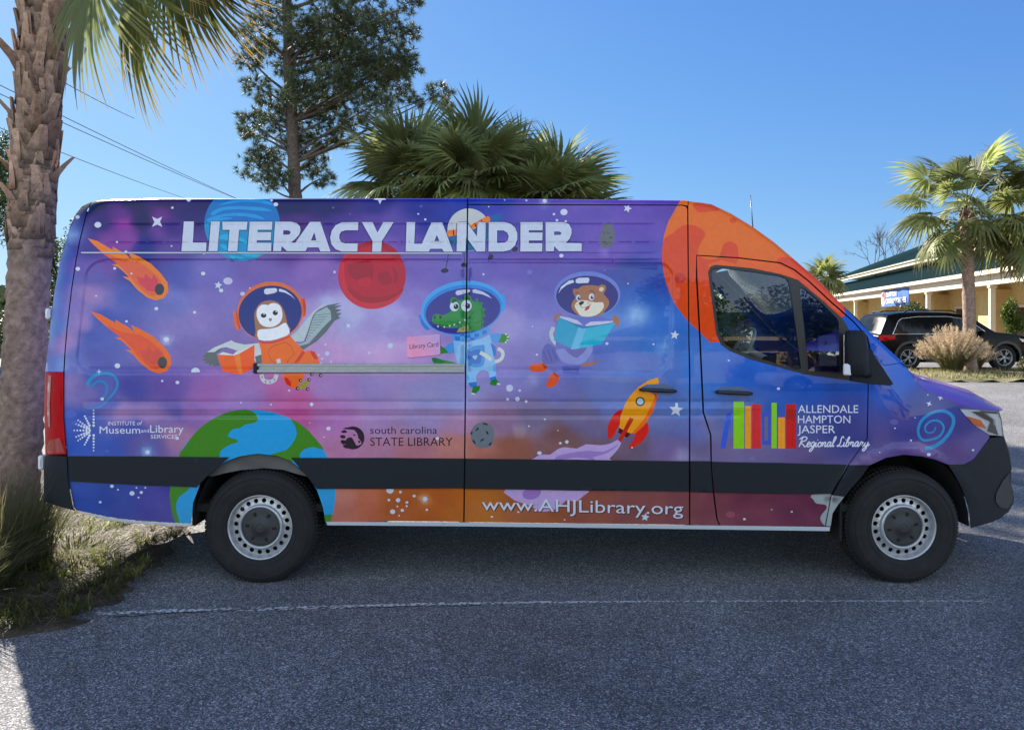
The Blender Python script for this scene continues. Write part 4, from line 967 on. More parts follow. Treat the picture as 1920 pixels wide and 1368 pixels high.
# mouldings, bumpers, lamps
plate("side_moulding", [(127.5, 855), (428, 857), (416, 868), (388, 892), (378, 903), (367, 913), (250, 907.5), (131, 902)], M['black_plastic'], VAN, .014)
plate("side_moulding", [(547, 858), (870, 859.3), (868.8, 915), (594, 916), (580, 897), (565, 880)], M['black_plastic'], VAN, .014)
plate("side_moulding", [(873.3, 859.5), (1291, 864.5), (1291, 921), (872, 916)], M['black_plastic'], VAN, .014)
plate("side_moulding", [(1295.3, 864.6), (1332, 865), (1336, 922.5), (1295.3, 921.2)], M['black_plastic'], VAN, .012)
plate("side_moulding", [(1336.5, 865.4), (1587.5, 871), (1558, 925.5), (1341, 923)], M['black_plastic'], VAN, .014)
plate("side_moulding", [(1591.5, 872.2), (1630, 872.4), (1612, 897), (1597, 913), (1584, 930), (1562, 927)], M['black_plastic'], VAN, .014)
plate("rear_bumper", [(85, 854), (82.5, 882), (83, 936), (100, 945), (141, 956.5), (136.5, 950), (126.8, 900), (124.8, 855.5)], M['black_plastic'], VAN, .016, .10)
plate("sill_trim", [(145, 957), (200, 969), (244, 975), (300, 979), (358, 982), (358, 986.5), (300, 983.5), (244, 979.5), (200, 974.5)], M['sill'], VAN, .004, .05)
plate("sill_trim", [(612, 977.5), (870, 978.6), (1292, 984), (1547, 987), (1556, 987.5), (1555, 995), (1292, 991.3), (870, 986), (614, 984)], M['sill'], VAN, .004, .06)
plate("front_bumper", [(1778.5, 871.3), (1808, 871), (1826.5, 862), (1856, 821.8), (1882, 818.6), (1892, 850), (1896.5, 879), (1893, 893), (1894, 905), (1899, 921), (1901, 938), (1890.5, 959), (1862, 977), (1820, 989), (1817, 956), (1808, 925), (1799, 906), (1788, 886)], M['black_plastic'], VAN, .008, .06)
plate("bumper_insert", [(1893, 886), (1880, 902), (1868, 925), (1867, 940), (1875, 951), (1888, 953), (1899, 938), (1897, 921), (1892, 905)], M['hub'], VAN, .018, .02)
tl = plate("tail_lamp", [(84.8, 699), (119, 699), (118.8, 782), (122.3, 828), (124.4, 851), (85.2, 852), (83.2, 760)], M['red'], VAN, .010, .05)
for q in ([(90, 704), (96, 704), (93, 760), (94, 800), (90, 800), (88, 760)], [(88, 843), (92, 826), (112, 820), (120, 843), (122, 849), (90, 849)]): plate("lamp_chamber", q, M['red_dark'], tl, .0125, .004, bevel=.001)
plate("lamp_chamber", [(97, 752), (102, 741), (112, 738), (115, 748), (111, 760), (100, 762)], M['red'], tl, .0125, .004, bevel=.001)
HL = [(1799.5, 766), (1840, 768.5), (1872.5, 770.8), (1878, 787), (1882, 817), (1855, 814.6), (1827, 797), (1810, 779)]
hb = plate("headlight", HL, M['lampclear'], VAN, -.012, .04)
plate("lens", HL, glass("headlight_lens", (.93, .95, .97)), hb, .008, .012)
plate("indicator_lens", [(1813, 780), (1838, 787), (1850, 803), (1827, 797)], M['amber'], hb, .001, .012, bevel=.002)
plate("reflector", [(1822, 771), (1846, 772), (1866, 786), (1868, 800), (1856, 790), (1840, 782)], M['chrome'], hb, .000, .01, bevel=.002)
plate("lamp_bezel", [(1852, 808), (1858, 792), (1866, 798), (1872, 815)], M['hub'], hb, .000, .01, bevel=.002)
plate("lamp_bezel", [(1838, 769.5), (1871, 772), (1870, 776), (1842, 773)], M['hub'], hb, .000, .01, bevel=.002)

plate("drip_highlight", [(152, 472.4), (866, 473.6), (866, 476), (152, 474.8)], M['sill'], VAN, .005, .006, bevel=.001)  # pale strip along the drip ridge, standing in for its highlight
# window frame, panes, mirror foot
wf = plate("window_frame", WIN0, M['black_gloss'], VAN, .002, .03, 8, holes=[
    [(1333.5, 511), (1337, 504), (1355, 503), (1409, 509), (1463, 517.5), (1476, 523), (1480.5, 534), (1492, 610), (1502, 691), (1495, 693), (1409, 668), (1372, 654), (1357, 643.5), (1347, 622)],
    [(1499.5, 540), (1506, 540), (1518, 548.5), (1545, 572), (1569, 596.5), (1573, 605), (1574, 698), (1516, 696.5), (1507, 610)]])
plate("window_pane", [(1331, 509), (1336, 501), (1355, 500), (1409, 506), (1463, 515), (1479, 520), (1483, 534), (1496, 610), (1505, 694), (1495, 696), (1409, 671), (1370, 656.5), (1355, 646), (1345, 624)], M['glass'], wf, -.010, .004, bevel=.0005)
plate("window_pane", [(1496, 537), (1508, 538), (1520, 547), (1547, 570), (1571, 594), (1576, 605), (1577, 700), (1513, 699), (1504, 610)], M['glass'], wf, -.010, .004, bevel=.0005)
mf = plate("mirror_foot", [(1594, 622), (1627, 648.5), (1651, 684), (1674.5, 719), (1668, 722), (1631, 718.5), (1596, 713.5)], M['black_plastic'], VAN, .012, .03)
def mirror():
    b = MB(); o = P3(1608, 660, 0)
    ctr = np.array([646 / FPX * 4.84, -.16, CAM_H - 61 / FPX * 4.84])
    prof = [(-.145, .80), (-.13, .95), (-.05, 1.0), (.06, 1.0), (.115, .93), (.145, .72)]
    rings = []
    for z, k in prof:
        ang = np.linspace(0, 2 * math.pi, 20, endpoint=False)
        ex = np.sign(np.cos(ang)) * np.abs(np.cos(ang)) ** .55; ey = np.sign(np.sin(ang)) * np.abs(np.sin(ang)) ** .6
        rings.append(np.c_[ctr[0] + .068 * k * ex - .02 * (z > .1) * 0 + z * -.06, ctr[1] + .115 * k * ey, np.full(20, ctr[2] + z)])
    rings = np.array(rings); n = 20; F = []
    for i in range(len(prof) - 1):
        for j in range(n): F.append((i * n + j, i * n + (j + 1) % n, (i + 1) * n + (j + 1) % n, (i + 1) * n + j))
    F += [tuple(range(n))[::-1], tuple((len(prof) - 1) * n + j for j in range(n))]
    rings = (rings - ctr) @ np.array(Matrix.Rotation(R(-30), 3, 'Z')).T + ctr
    b.add(rings.reshape(-1, 3), F)
    b.tube([(ctr[0] + .03, ctr[1] + .08, ctr[2] - .10), (o[0] + .06, -.02, o[2] - .14), (o[0] + .08, .03, o[2] - .15)], [.035, .03, .03], 10)
    mo = b.build("mirror", M['black_plastic'], VAN); shade_auto(mo, 45)
    rz_ = np.array(Matrix.Rotation(R(-30), 3, 'Z')); g = MB(); g.box(ctr + rz_ @ np.array([-.068, .01, .01]), (.006, .15, .22), rz_, .002); g.build("mirror_glass", M['chrome'], mo, False)
    g = MB(); g.box(ctr + rz_ @ np.array([-.045, -.085, -.105]), (.05, .05, .075), rz_, .008); g.build("repeater_lens", M['lampclear'], mo, False)
mirror()

# handles, rail, hinge, antenna
def handle(x0, x1, y, nm="door_handle"):
    X0, X1 = P3(x0, y), P3(x1, y + 3)
    cup = plate("handle_cup", [(x0 + 4, y - 4), (x0 + 14, y - 9), (x1 - 22, y - 10), (x1 - 4, y - 4), (x1 + 2, y + 5), (x1 - 8, y + 11), (x1 - 30, y + 9), (x0 + 20, y + 6)], M['handlecup'], VAN, .001, .004, bevel=.001)
    t = np.linspace(0, 1, 12); p = X0 + (X1 - X0) * t[:, None]; p[:, 1] -= .022 + .022 * np.sin(np.pi * t) ** .6
    b = MB(); b.tube(p, .013 * (.75 + .3 * np.sin(np.pi * t) ** .5), 10); b.tube([p[1], p[1] + np.array([0, .05, 0])], .012, 8); b.tube([p[-2], p[-2] + np.array([0, .05, 0])], .012, 8)
    h = b.build(nm, M['black_gloss'], VAN); cup.parent = h; cup.matrix_parent_inverse = Matrix.Identity(4)
M['handlecup'] = mat("handle_recess", (.06, .11, .22), rough=.25, coat=.5)
handle(1198, 1266, 729.5); handle(1340, 1408, 734)
b = MB(); xs = np.linspace(482, 871, 30); dd = depth(xs, np.full(30, 690.)) * 0 + depth(np.array([650.]), np.array([690.]))[0]
rows = [(681.3, -.004), (681.3, .022), (683, .026), (686, .026), (686.6, .006), (692.4, .006), (693, .026), (697.5, .026), (698.7, .022), (698.7, -.004)]
b.grid([P3(xs, np.full(30, y), o, dd) for y, o in rows])
rl = b.build("door_rail", M['alu'], VAN, False)
b = MB(); q = P3(480, 690, .012, dd[0]); b.box(q, (.028, .034, .068), bev=.005); b.build("end_cap", M['black_plastic'], rl, False)
for x, y, sz in ((92, 588, (.035, .05, .075)), (79.5, 866, (.035, .06, .10))):
    b = MB(); q = P3(x, y, -.16, 0); b.box(q, sz, bev=.01); b.box(q + np.array([.0, -sz[1] / 2 - .002, 0]), (sz[0] * .4, .006, sz[2] * .5), bev=.002)
    b.build("door_hinge", M['white_plastic'], VAN, False)
b = MB(); q = np.array([(1412 - 960) / S * 1.2, 1.0, CAM_H + (HOR - 432) / S * 1.2]); q2 = np.array([(1407 - 960) / S * 1.2, 1.0, CAM_H + (HOR - 366) / S * 1.2])
b.tube([q - np.array([0, 0, .2]), q, q2], [.006, .005, .003], 6); b.build("aerial", M['black_gloss'], VAN)

# door jambs: dark returns behind the shut lines
def jamb(line, half=9):
    p = np.array(line, float); t = np.gradient(p, axis=0); t /= np.linalg.norm(t, axis=1)[:, None]; n_ = np.c_[-t[:, 1], t[:, 0]]
    A_, B_ = p + n_ * half, p - n_ * half; b = MB(); b.grid([P3(A_[:, 0], A_[:, 1], -.028), P3(B_[:, 0], B_[:, 1], -.028)]); b.build("door_jamb", M['dark'], VAN)
jamb([(x, y) for x, y in DOOR]); jamb(DLEFT); jamb([(1292, 380), (1291.5, 500), (1292, 640), (1293.5, 700), (1293.3, 984)]); jamb([(sx(y), y) for y in (374, 450, 550, 650, 750, 850, 980)]); jamb([(1628, 655), (1628, 717), (1626, 822), (1590.5, 871.6), (1559, 927), (1548, 985)])

# closing surfaces: roof, windscreen, bonnet, nose, rear doors, far side
def skin_to_far(name, m, px, py, nx=14, up=0, fwd=0, crown=2, colfn=None, par=None, offs=0.0):
    E = P3(px, py, 0.0); k = len(E); u = np.linspace(0, 1, nx); P = np.zeros((k, nx, 3))
    for j, t in enumerate(u):
        w = 1 - abs(2 * t - 1) ** crown
        P[:, j, 0] = E[:, 0] + fwd * w; P[:, j, 1] = E[:, 1] * (1 - t) + (VAN_W - E[:, 1]) * t; P[:, j, 2] = E[:, 2] + up * w
    b = MB(); b.grid(P[:, ::-1])
    vc = None
    if colfn is not None: vc = np.repeat(colfn(px, py), nx, 0).reshape(k, nx, 3)[:, ::-1].reshape(-1, 3)
    return b.build(name, m, par or VAN, True, vcol=vc)
wrapc = lambda x, y: alb(base_col(np.asarray(x, float), np.asarray(y, float) + 6))
xs = np.r_[150, 160, 170, 185, np.arange(200, 1480, 40), 1480.]
skin_to_far("roof", M['wrap'], xs, np.interp(xs, TOPX, TOPY), up=.05, colfn=lambda x, y: np.where((x > 1285)[:, None], alb((220, 105, 20)), wrapc(x, y)))
xs = np.r_[np.arange(1480, 1690, 15), 1692.]
skin_to_far("windscreen", M['glass'], xs, np.interp(xs, TOPX, TOPY), fwd=.13, up=.02)
ys = np.r_[391, 400, 422, 460, 503, 547, 602, 650, 700, 760, 852]; xs_ = np.interp(ys, REARY, REARX)
skin_to_far("rear_door", M['wrap'], xs_, ys, fwd=-.04, crown=6, colfn=wrapc)
ys = np.r_[854, 882, 935, 940.]; skin_to_far("rear_step", M['black_plastic'], np.interp(ys, REARY, REARX), ys, fwd=-.06, crown=6)
# bonnet
E = np.array([(1690, 681), (1701, 689), (1717, 715), (1736, 732), (1767, 746), (1799, 757), (1840, 764.5), (1873, 770.5)], float)
Ew = P3(E[:, 0], E[:, 1], .002); tt = np.linspace(0, 1, len(E))
Cw = np.c_[np.interp(tt, [0, .35, .7, 1], [2.62, 3.05, 3.46, 3.70]), np.full(len(E), 1.01), np.interp(tt, [0, .2, .45, .75, 1], [1.50, 1.44, 1.36, 1.26, 1.14])]
u = np.linspace(0, 1, 27); P = np.zeros((len(E), 27, 3))
for j, t in enumerate(u):
    w = (1 - abs(2 * t - 1) ** 2.6) ** .8 if 0 < t < 1 else 0
    yy = Ew[:, 1] * (1 - t) + (VAN_W - Ew[:, 1]) * t
    P[:, j] = Ew * (1 - w) + Cw * w; P[:, j, 1] = yy
b = MB(); b.grid(P[:, ::-1])
hc = np.array([alb(np.array([108, 84, 196.]) * (1 - .12 * s) + np.array([6, 2, -8.]) * s) for s in tt])
bo = b.build("bonnet", M['wrap'], VAN, True, vcol=np.repeat(hc, 27, 0))
# nose: grille and bumper between the two lamps
E = np.array([(1873, 770.8), (1878, 787), (1882, 817), (1892, 850), (1896.5, 879), (1894, 905), (1901, 938), (1890.5, 959), (1870, 975)], float)
skin_to_far("nose_panel", M['black_plastic'], E[:, 0], E[:, 1], nx=20, fwd=.20, crown=2.4)
b = MB()
for z in (.78, .86, .94): b.box((3.70, 1.01, z + .05), (.03, .6, .03), bev=.008)
b.build("grille", M['chrome'], VAN, False)

# far side of the shell, simplified but whole
far_out = [(143, 956), (85, 940), (82, 882), (85, 852), (83, 760), (84.6, 698), (90, 650), (102, 547), (110, 503), (121, 460), (132, 422), (143, 400), (154, 387), (165, 381), (178, 377)] + top(179, 1700) + [(1701, 689), (1736, 732), (1799, 757), (1873, 771), (1882, 817), (1896, 879), (1901, 938), (1890, 959), (1820, 989), (1808, 925), (1790, 890), (1753, 861), (1694, 852), (1640, 865), (1610, 900), (1585, 930), (1556, 987), (870, 980), (610, 979)] + ARCH_R[::-1] + [(244, 976)]
ring = densify(far_out, 20); hole = densify(WIN0, 12)
gx, gy = np.meshgrid(np.arange(80, 1900, 26.), np.arange(372, 990, 22.)); Pq = np.c_[gx.ravel(), gy.ravel()]
extra = [np.c_[np.arange(180, 1690, 16), np.interp(np.arange(180, 1690, 16), TOPX, TOPY) + t] for t in (2, 5, 10, 17, 25)]
Pq = np.vstack([Pq] + extra) + RNG.normal(0, .05, (len(Pq) + sum(map(len, extra)), 2)); Pq = Pq[inside([ring, hole], Pq[:, 0], Pq[:, 1])]
V, F = cdt([ring, hole], Pq); c = V[F].mean(1); F = F[inside([ring, hole], c[:, 0], c[:, 1])]
W = P3(V[:, 0], V[:, 1]); W[:, 1] = VAN_W - W[:, 1]
cl = alb(base_col(V[:, 0], V[:, 1])); blk = ((V[:, 1] > 858) & (V[:, 1] < 918)) | ((V[:, 0] > 1800) & (V[:, 1] > 820)) | ((V[:, 0] < 130) & (V[:, 1] > 852)); cl[blk] = .03
mk("body_side", W, F, M['wrap'], VAN, True, vcol=cl)
W2 = P3(hole[:, 0], hole[:, 1], -.01); W2[:, 1] = VAN_W - W2[:, 1]
mk("window_pane", W2, [list(range(len(W2)))], M['glass'], VAN, False)

# floor, wheelhouses, chassis, added partition: the dark insides seen through gaps
b = MB()
zs = CAM_H + (HOR - 972) / S
b.box((-1.15, 1.01, zs + .05), (3.2 * .9, 1.84, .05)); b.box((.8, 1.01, zs + .05), (3.2, 1.84, .05)); b.box((-2.75, 1.01, zs + .12), (.55, 1.7, .05))
b.box((.3, .55, .40), (3.4, .08, .14)); b.box((.3, 1.47, .40), (3.4, .08, .14)); b.box((.2, 1.0, .36), (2.2, .5, .2), bev=.04)
b.box((-1.0, 1.75, .42), (.9, .3, .25), bev=.05); b.box((1.9, 1.0, .42), (1.2, 1.2, .25), bev=.05)
b.tube([(-1.70, .25, .385), (-1.70, 1.8, .385)], .06, 10); b.tube([(2.66, .3, .385), (2.66, 1.75, .385)], .045, 10)
b.box((-1.70, 1.0, .40), (.3, .34, .3), bev=.08)
b.build("chassis", M['dark'], VAN, False)
b = MB(); b.box((1.22, 1.01, 1.40), (.04, 1.60, 1.9)); b.build("blackout_bulkhead", M['interior'], VAN, False)  # partition behind the seats, added to keep the inside dark
for cx, px in ((488, 488), (1694, 1694)):
    X = (px - 960) / S * 1.011; a = np.linspace(.0, math.pi, 22); rr_ = .455
    b = MB(); y0_, y1_ = .07, .62
    A = np.c_[X + rr_ * np.cos(a), np.full(22, y0_), .385 + .535 * np.sin(a)]; B = A.copy(); B[:, 1] = y1_
    b.grid([A, B]); b.add(np.vstack([B, [[X, y1_, .3]]]), [(i, i + 1, 22) for i in range(21)])
    b.build("wheel_arch", M['dark'], VAN); b = MB()
    A2 = A.copy(); B2 = B.copy(); A2[:, 1] = VAN_W - y0_; B2[:, 1] = VAN_W - y1_
    b.grid([A2, B2]); b.add(np.vstack([B2, [[X, VAN_W - y1_, .3]]]), [(i, i + 1, 22) for i in range(21)])
    b.build("wheel_arch", M['dark'], VAN)
# pale panel seen over the rear tyre
plate("arch_liner", [(386, 892), (404, 877), (424, 865), (450, 856), (483, 851), (518, 855), (545, 865), (564, 881), (577, 893), (560, 889), (530, 880), (495, 877), (450, 881), (420, 887), (402, 892)], M['arch'], VAN, -.06, .01)
# mud flaps
b = MB(); q = P3(1573, 975, -.1); b.box((q[0], .22, q[2] + .03), (.02, .30, .34), bev=.006); b.build("mud_flap", M['dark'], VAN, False)
b = MB(); q = P3(366, 950, -.1); b.box((q[0], .22, q[2] + .06), (.02, .30, .36), bev=.006); b.build("mud_flap", M['dark'], VAN, False)

# wheels
def ring_with_holes(r0, r1, nh, hr, hc, y, dish=0.0):
    """steel disc between two radii with a row of round holes"""
    out = np.linspace(0, 2 * math.pi, 72, endpoint=False)
    rings = [np.c_[r1 * np.cos(out), r1 * np.sin(out)], np.c_[r0 * np.cos(out), r0 * np.sin(out)]]
    for i in range(nh):
        a = 2 * math.pi * i / nh; t = np.linspace(0, 2 * math.pi, 14, endpoint=False)
        rings.append(np.c_[hc * math.cos(a) + hr * np.cos(t), hc * math.sin(a) + hr * np.sin(t)])
    V, F = cdt(rings, np.zeros((0, 2))); c = V[F].mean(1); F = F[inside(rings, c[:, 0], c[:, 1])]
    return V, F, rings
def wheel(X, Y, Z, flip=1, yaw=0.0):
    w = bpy.data.objects.new("wheel", None)
    # build round the origin; local -Y faces the street
    b = MB(); Rt = .385
    prof = [(.212, .02), (.222, -.004), (.24, -.012), (.27, -.022), (.31, -.026), (.345, -.020), (.366, -.004), (.378, .02), (.385, .05), (.385, .19), (.378, .22), (.35, .245), (.28, .25), (.21, .23)]
    b.lathe_y((0, 0, 0), prof, 72, False)
    for r in (.252, .300, .335): b.lathe_y((0, 0, 0), [(r - .004, -.0235 if r > .26 else -.016), (r, -.029 if r > .26 else -.021), (r + .004, -.0255 if r > .26 else -.018)], 64, False)
    for i in range(90):       # tread blocks across the shoulder
        a = 2 * math.pi * i / 90
        for yy, wd, sh in ((.035, .03, 0), (.085, .045, .5), (.145, .045, 0), (.2, .03, .5)):
            aa = a + sh * 2 * math.pi / 90; rot = np.array([[math.cos(aa), 0, -math.sin(aa)], [0, 1, 0], [math.sin(aa), 0, math.cos(aa)]])
            b.box(rot @ np.array([.3865 - (.006 if wd < .04 else 0), yy, 0]), (.012, wd, .019), rot)
    ty = b.build("tyre", M['tyre'], None)
    b = MB(); b.lathe_y((0, 0, 0), [(.208, .20), (.200, .03), (.214, .006), (.221, -.006), (.217, -.010), (.210, -.004), (.207, .004), (.2045, .018), (.200, .030), (.197, .034)], 72, False)
    V, F, rings = ring_with_holes(.152, .197, 20, .0158, .1765, 0)
    rad = np.hypot(V[:, 0], V[:, 1]); yv = np.interp(rad, [.152, .160, .197], [.024, .030, .034])
    b.add(np.c_[V[:, 0], yv, V[:, 1]], F)
    for q in rings[2:]:
        n = len(q); yq = np.interp(np.hypot(q[:, 0], q[:, 1]), [.152, .160, .197], [.024, .030, .034])
        b.add(np.vstack([np.c_[q[:, 0], yq, q[:, 1]], np.c_[q[:, 0], yq + .008, q[:, 1]]]), [(i, (i + 1) % n, n + (i + 1) % n, n + i) for i in range(n)])
    b.lathe_y((0, 0, 0), [(.130, .018), (.1315, .004), (.137, -.003), (.146, -.002), (.151, .006), (.152, .026)], 64, False)
    rm = b.build("rim", M['steel'], None)
    b = MB(); b.lathe_y((0, 0, 0), [(.131, .014), (.128, .008), (.110, .010), (.080, .006), (.055, .004), (.050, -.004), (.0, -.006)], 56, False)
    for i in range(6):
        a = 2 * math.pi * i / 6 + .3; rot = np.array([[math.cos(a), 0, -math.sin(a)], [0, 1, 0], [math.sin(a), 0, math.cos(a)]])
        b.mat = 1; b.box(rot @ np.array([.092, .0045, 0]), (.026, .01, .016), rot, .003); b.mat = 0
    b.lathe_y((0, 0, 0), [(.032, -.006), (.030, -.0085), (.024, -.0085), (.022, -.006)], 32, False)
    hb_ = b.build("hub_cap", [M['hub'], M['dark']], None)
    b = MB(); b.lathe_y((0, 0, 0), [(.17, .10), (.17, .13), (.02, .13)], 40, False); b.lathe_y((0, 0, 0), [(.20, .06), (.20, .2)], 40, False)
    bd = b.build("brake_disc", M['dark'], None)
    COL.objects.link(w); w.parent = VAN
    w.location = Vector((X, Y, Z)) - VAN.location; w.rotation_euler = (0, yaw, 0 if flip > 0 else math.pi)
    for o in (ty, rm, hb_, bd): o.parent = w
    return w
wd = .055
XR, XF = (488 - 960) / S * (1 + wd / 5), (1694 - 960) / S * (1 + wd / 5)
w0 = wheel(XR, wd, .383, 1, .4)
def dup(o, par=None):
    c = o.copy(); COL.objects.link(c)
    if par is not None: c.parent = par
    for ch in o.children: dup(ch, c)
    return c
w1 = dup(w0, VAN); w1.location = Vector((XF, wd, .383)) - VAN.location; w1.rotation_euler = (0, .1, 0)
for X in (XR, XF):
    w2 = dup(w0, VAN); w2.location = Vector((X, VAN_W - wd, .383)) - VAN.location; w2.rotation_euler = (0, 0, math.pi)

# cab interior
b = MB(); b.box((2.40, 1.0, 1.24), (.5, 1.6, .28), bev=.09); b.box((2.2, 1.0, .9), (.4, 1.4, .5), bev=.05); b.box((2.22, 1.45, 1.42), (.16, .36, .12), bev=.04)
b.build("dashboard", M['interior'], VAN, False)
def seat(y):
    s = MB(); s.box((1.42, y, .88), (.52, .50, .20), bev=.06); rot = np.array(Matrix.Rotation(R(-14), 3, 'Y')); s.box((1.28, y, 1.28), (.16, .48, .70), rot, .06); s.box((1.21, y, 1.70), (.11, .27, .2), rot, .04)
    s.build("seat", M['interior'], VAN, False)
seat(.50); seat(1.50)
b = MB(); c0 = np.array([2.0, 1.45, 1.55]); t = np.linspace(0, 2 * math.pi, 33); ax = np.array(Matrix.Rotation(R(28), 3, 'Y'))
loop = np.c_[np.zeros(33), .185 * np.cos(t), .185 * np.sin(t)] @ ax.T + c0; b.tube(loop, .016, 8, False)
b.box(c0 + ax @ np.array([.02, 0, -.01]), (.06, .17, .13), ax, .03)
for q in ((.185, 0), (-.185, 0), (0, -.185)): b.tube([c0 + ax @ np.array([.015, 0, 0]), c0 + ax @ np.array([0, q[0], q[1]])], .014, 6)
b.tube([c0 + ax @ np.array([.03, 0, 0]), c0 + np.array([.4, 0, -.2])], .035, 8)
b.build("steering_wheel", M['wheelrim'], VAN)
# ------------------------------------------------------------------ plants
LEAF = foliage_mat("palm_leaf", .52, .5); NEED = foliage_mat("pine_needles", .25, .55); BROAD = foliage_mat("broad_leaf", .35, .45); DRY = foliage_mat("dry_grass", .45, .6)
BARK_P = mat("palm_bark", attr=True, rough=.9, noise=.35, nscale=22, bump=.6, bscale=60)
BARK_T = mat("pine_bark", (.10, .075, .058), rough=.95, noise=.45, nscale=14, bump=.9, bscale=25)

def fan(rng, L=.9, pet=.7, nseg=34, spread=130, droop=.5, curl=.25, K=5, col=(.06, .10, .03), tip=(.16, .14, .05), tipamt=.35, wf=.31):
    """one costapalmate leaf along +X from its stalk base: verts, quads, colours"""
    V = []; F = []; C = []
    n0 = 0; col = np.array(col); tip = np.array(tip)
    # stalk
    ps = np.linspace(0, 1, 4); w = np.array([.028, .02, .016, .012])
    for s, ww in zip(ps, w): V += [(pet * s, -ww, -.10 * pet * s * s), (pet * s, 0, .012 - .10 * pet * s * s), (pet * s, ww, -.10 * pet * s * s)]; C += [col * .9 + .02] * 3
    for i in range(3):
        F += [(3 * i, 3 * i + 3, 3 * i + 4, 3 * i + 1), (3 * i + 1, 3 * i + 4, 3 * i + 5, 3 * i + 2)]
    n0 = len(V); z0 = -.10 * pet
    fr = rng.uniform(.55, 1.15)
    for a in np.linspace(-spread, spread, nseg):
        ph = R(a + rng.normal(0, 2)); ln = L * (.62 + .38 * math.cos(ph * .6)) * rng.uniform(.88, 1.06)
        costa = .28 * L * math.cos(ph * .5) ** 4 * (1 - abs(a) / spread)          # midrib reaches into the blade
        dr = droop * rng.uniform(.6, 1.5); tw = rng.normal(0, .25); yw = L * R(2 * spread / nseg) * wf
        s = np.linspace(.06, 1, K)
        r = s * ln
        x = pet + costa * np.minimum(s * 2, 1) + r * math.cos(ph); y = r * math.sin(ph)
        z = z0 - dr * ln * np.clip(s - .35, 0, 1) ** 1.7 - curl * (np.maximum(x - pet, 0)) ** 1.6 - .18 * np.abs(y) ** 1.3 + .04 * s
        wd = yw * np.array([.25, 1.0, .95, .5, .06])[:K] if K == 5 else yw * np.interp(s, [0, .3, .5, .8, 1], [.25, 1, .9, .45, .05])
        wd = wd * np.minimum(1, r / (.30 * L) + .15)
        nx, ny = -math.sin(ph), math.cos(ph)
        for k in range(K):
            up = (tw + .55) * wd[k]
            V += [(x[k] - nx * wd[k], y[k] - ny * wd[k], z[k] + up * .4), (x[k] + nx * wd[k], y[k] + ny * wd[k], z[k] - up * .6)]
            tcol = col * fr * rng.uniform(.8, 1.2); m_ = tipamt * max(0, s[k] - .55) / .45
            cc = tcol * (1 - m_) + tip * m_; C += [cc, cc]
        for k in range(K - 1):
            i = n0 + 2 * k; F.append((i, i + 2, i + 3, i + 1))
        n0 = len(V)
    return np.array(V), F, np.array(C)

def frame(d, up=(0, 0, 1), roll=0):
    x = np.array(d, float); x /= np.linalg.norm(x); z = np.array(up, float); z = z - x * z.dot(x)
    if np.linalg.norm(z) < .05: z = np.array([1.0, 0, 0]) - x * x[0]
    z /= np.linalg.norm(z); y = np.cross(z, x); c, s = math.cos(roll), math.sin(roll)
    return np.stack([x, y * c + z * s, z * c - y * s], 1)

class Cloud:
    def __init__(s): s.V = []; s.F = []; s.C = []; s.n = 0
    def add(s, V, F, C):
        s.V.append(V); s.F.append(np.asarray(F) + s.n); s.C.append(C); s.n += len(V)
    def build(s, name, m, parent=None):
        F = [f for a in s.F for f in a.tolist()]
        return mk(name, np.vstack(s.V), F, m, parent, True, vcol=np.vstack(s.C))

def crown(c, n, rng, L, pet, lo=-60, hi=85, leafkw={}, dead=.35, az=None, K=5):
    cl = Cloud(); c = np.array(c, float)
    for i in range(n):
        t = (i + .5) / n; el = hi + (lo - hi) * t ** .8 + rng.normal(0, 7); a = i * 137.5 + rng.normal(0, 12)
        if az is not None: a = rng.uniform(*az)
        d = np.array([math.cos(R(a)) * math.cos(R(el)), math.sin(R(a)) * math.cos(R(el)), math.sin(R(el))])
        k = rng.uniform(.8, 1.1); col = np.array([.23, .27, .105]) * rng.uniform(.6, 1.45) + np.array([.05, .035, -.005]) * rng.uniform(0, 1)
        kw = dict(col=col, tipamt=rng.uniform(.1, .5), droop=rng.uniform(.35, .7) + (.25 if el < 0 else 0), spread=rng.uniform(105, 135)); kw.update(leafkw)
        if el < -35 and rng.random() < dead: kw['col'] = (.20, .14, .07); kw['tipamt'] = .6
        V, F, C = fan(rng, L * k, pet * rng.uniform(.75, 1.15), K=K, **kw)
        M_ = frame(d, roll=rng.normal(0, .35)); cl.add(V @ M_.T + c, F, C)
    return cl

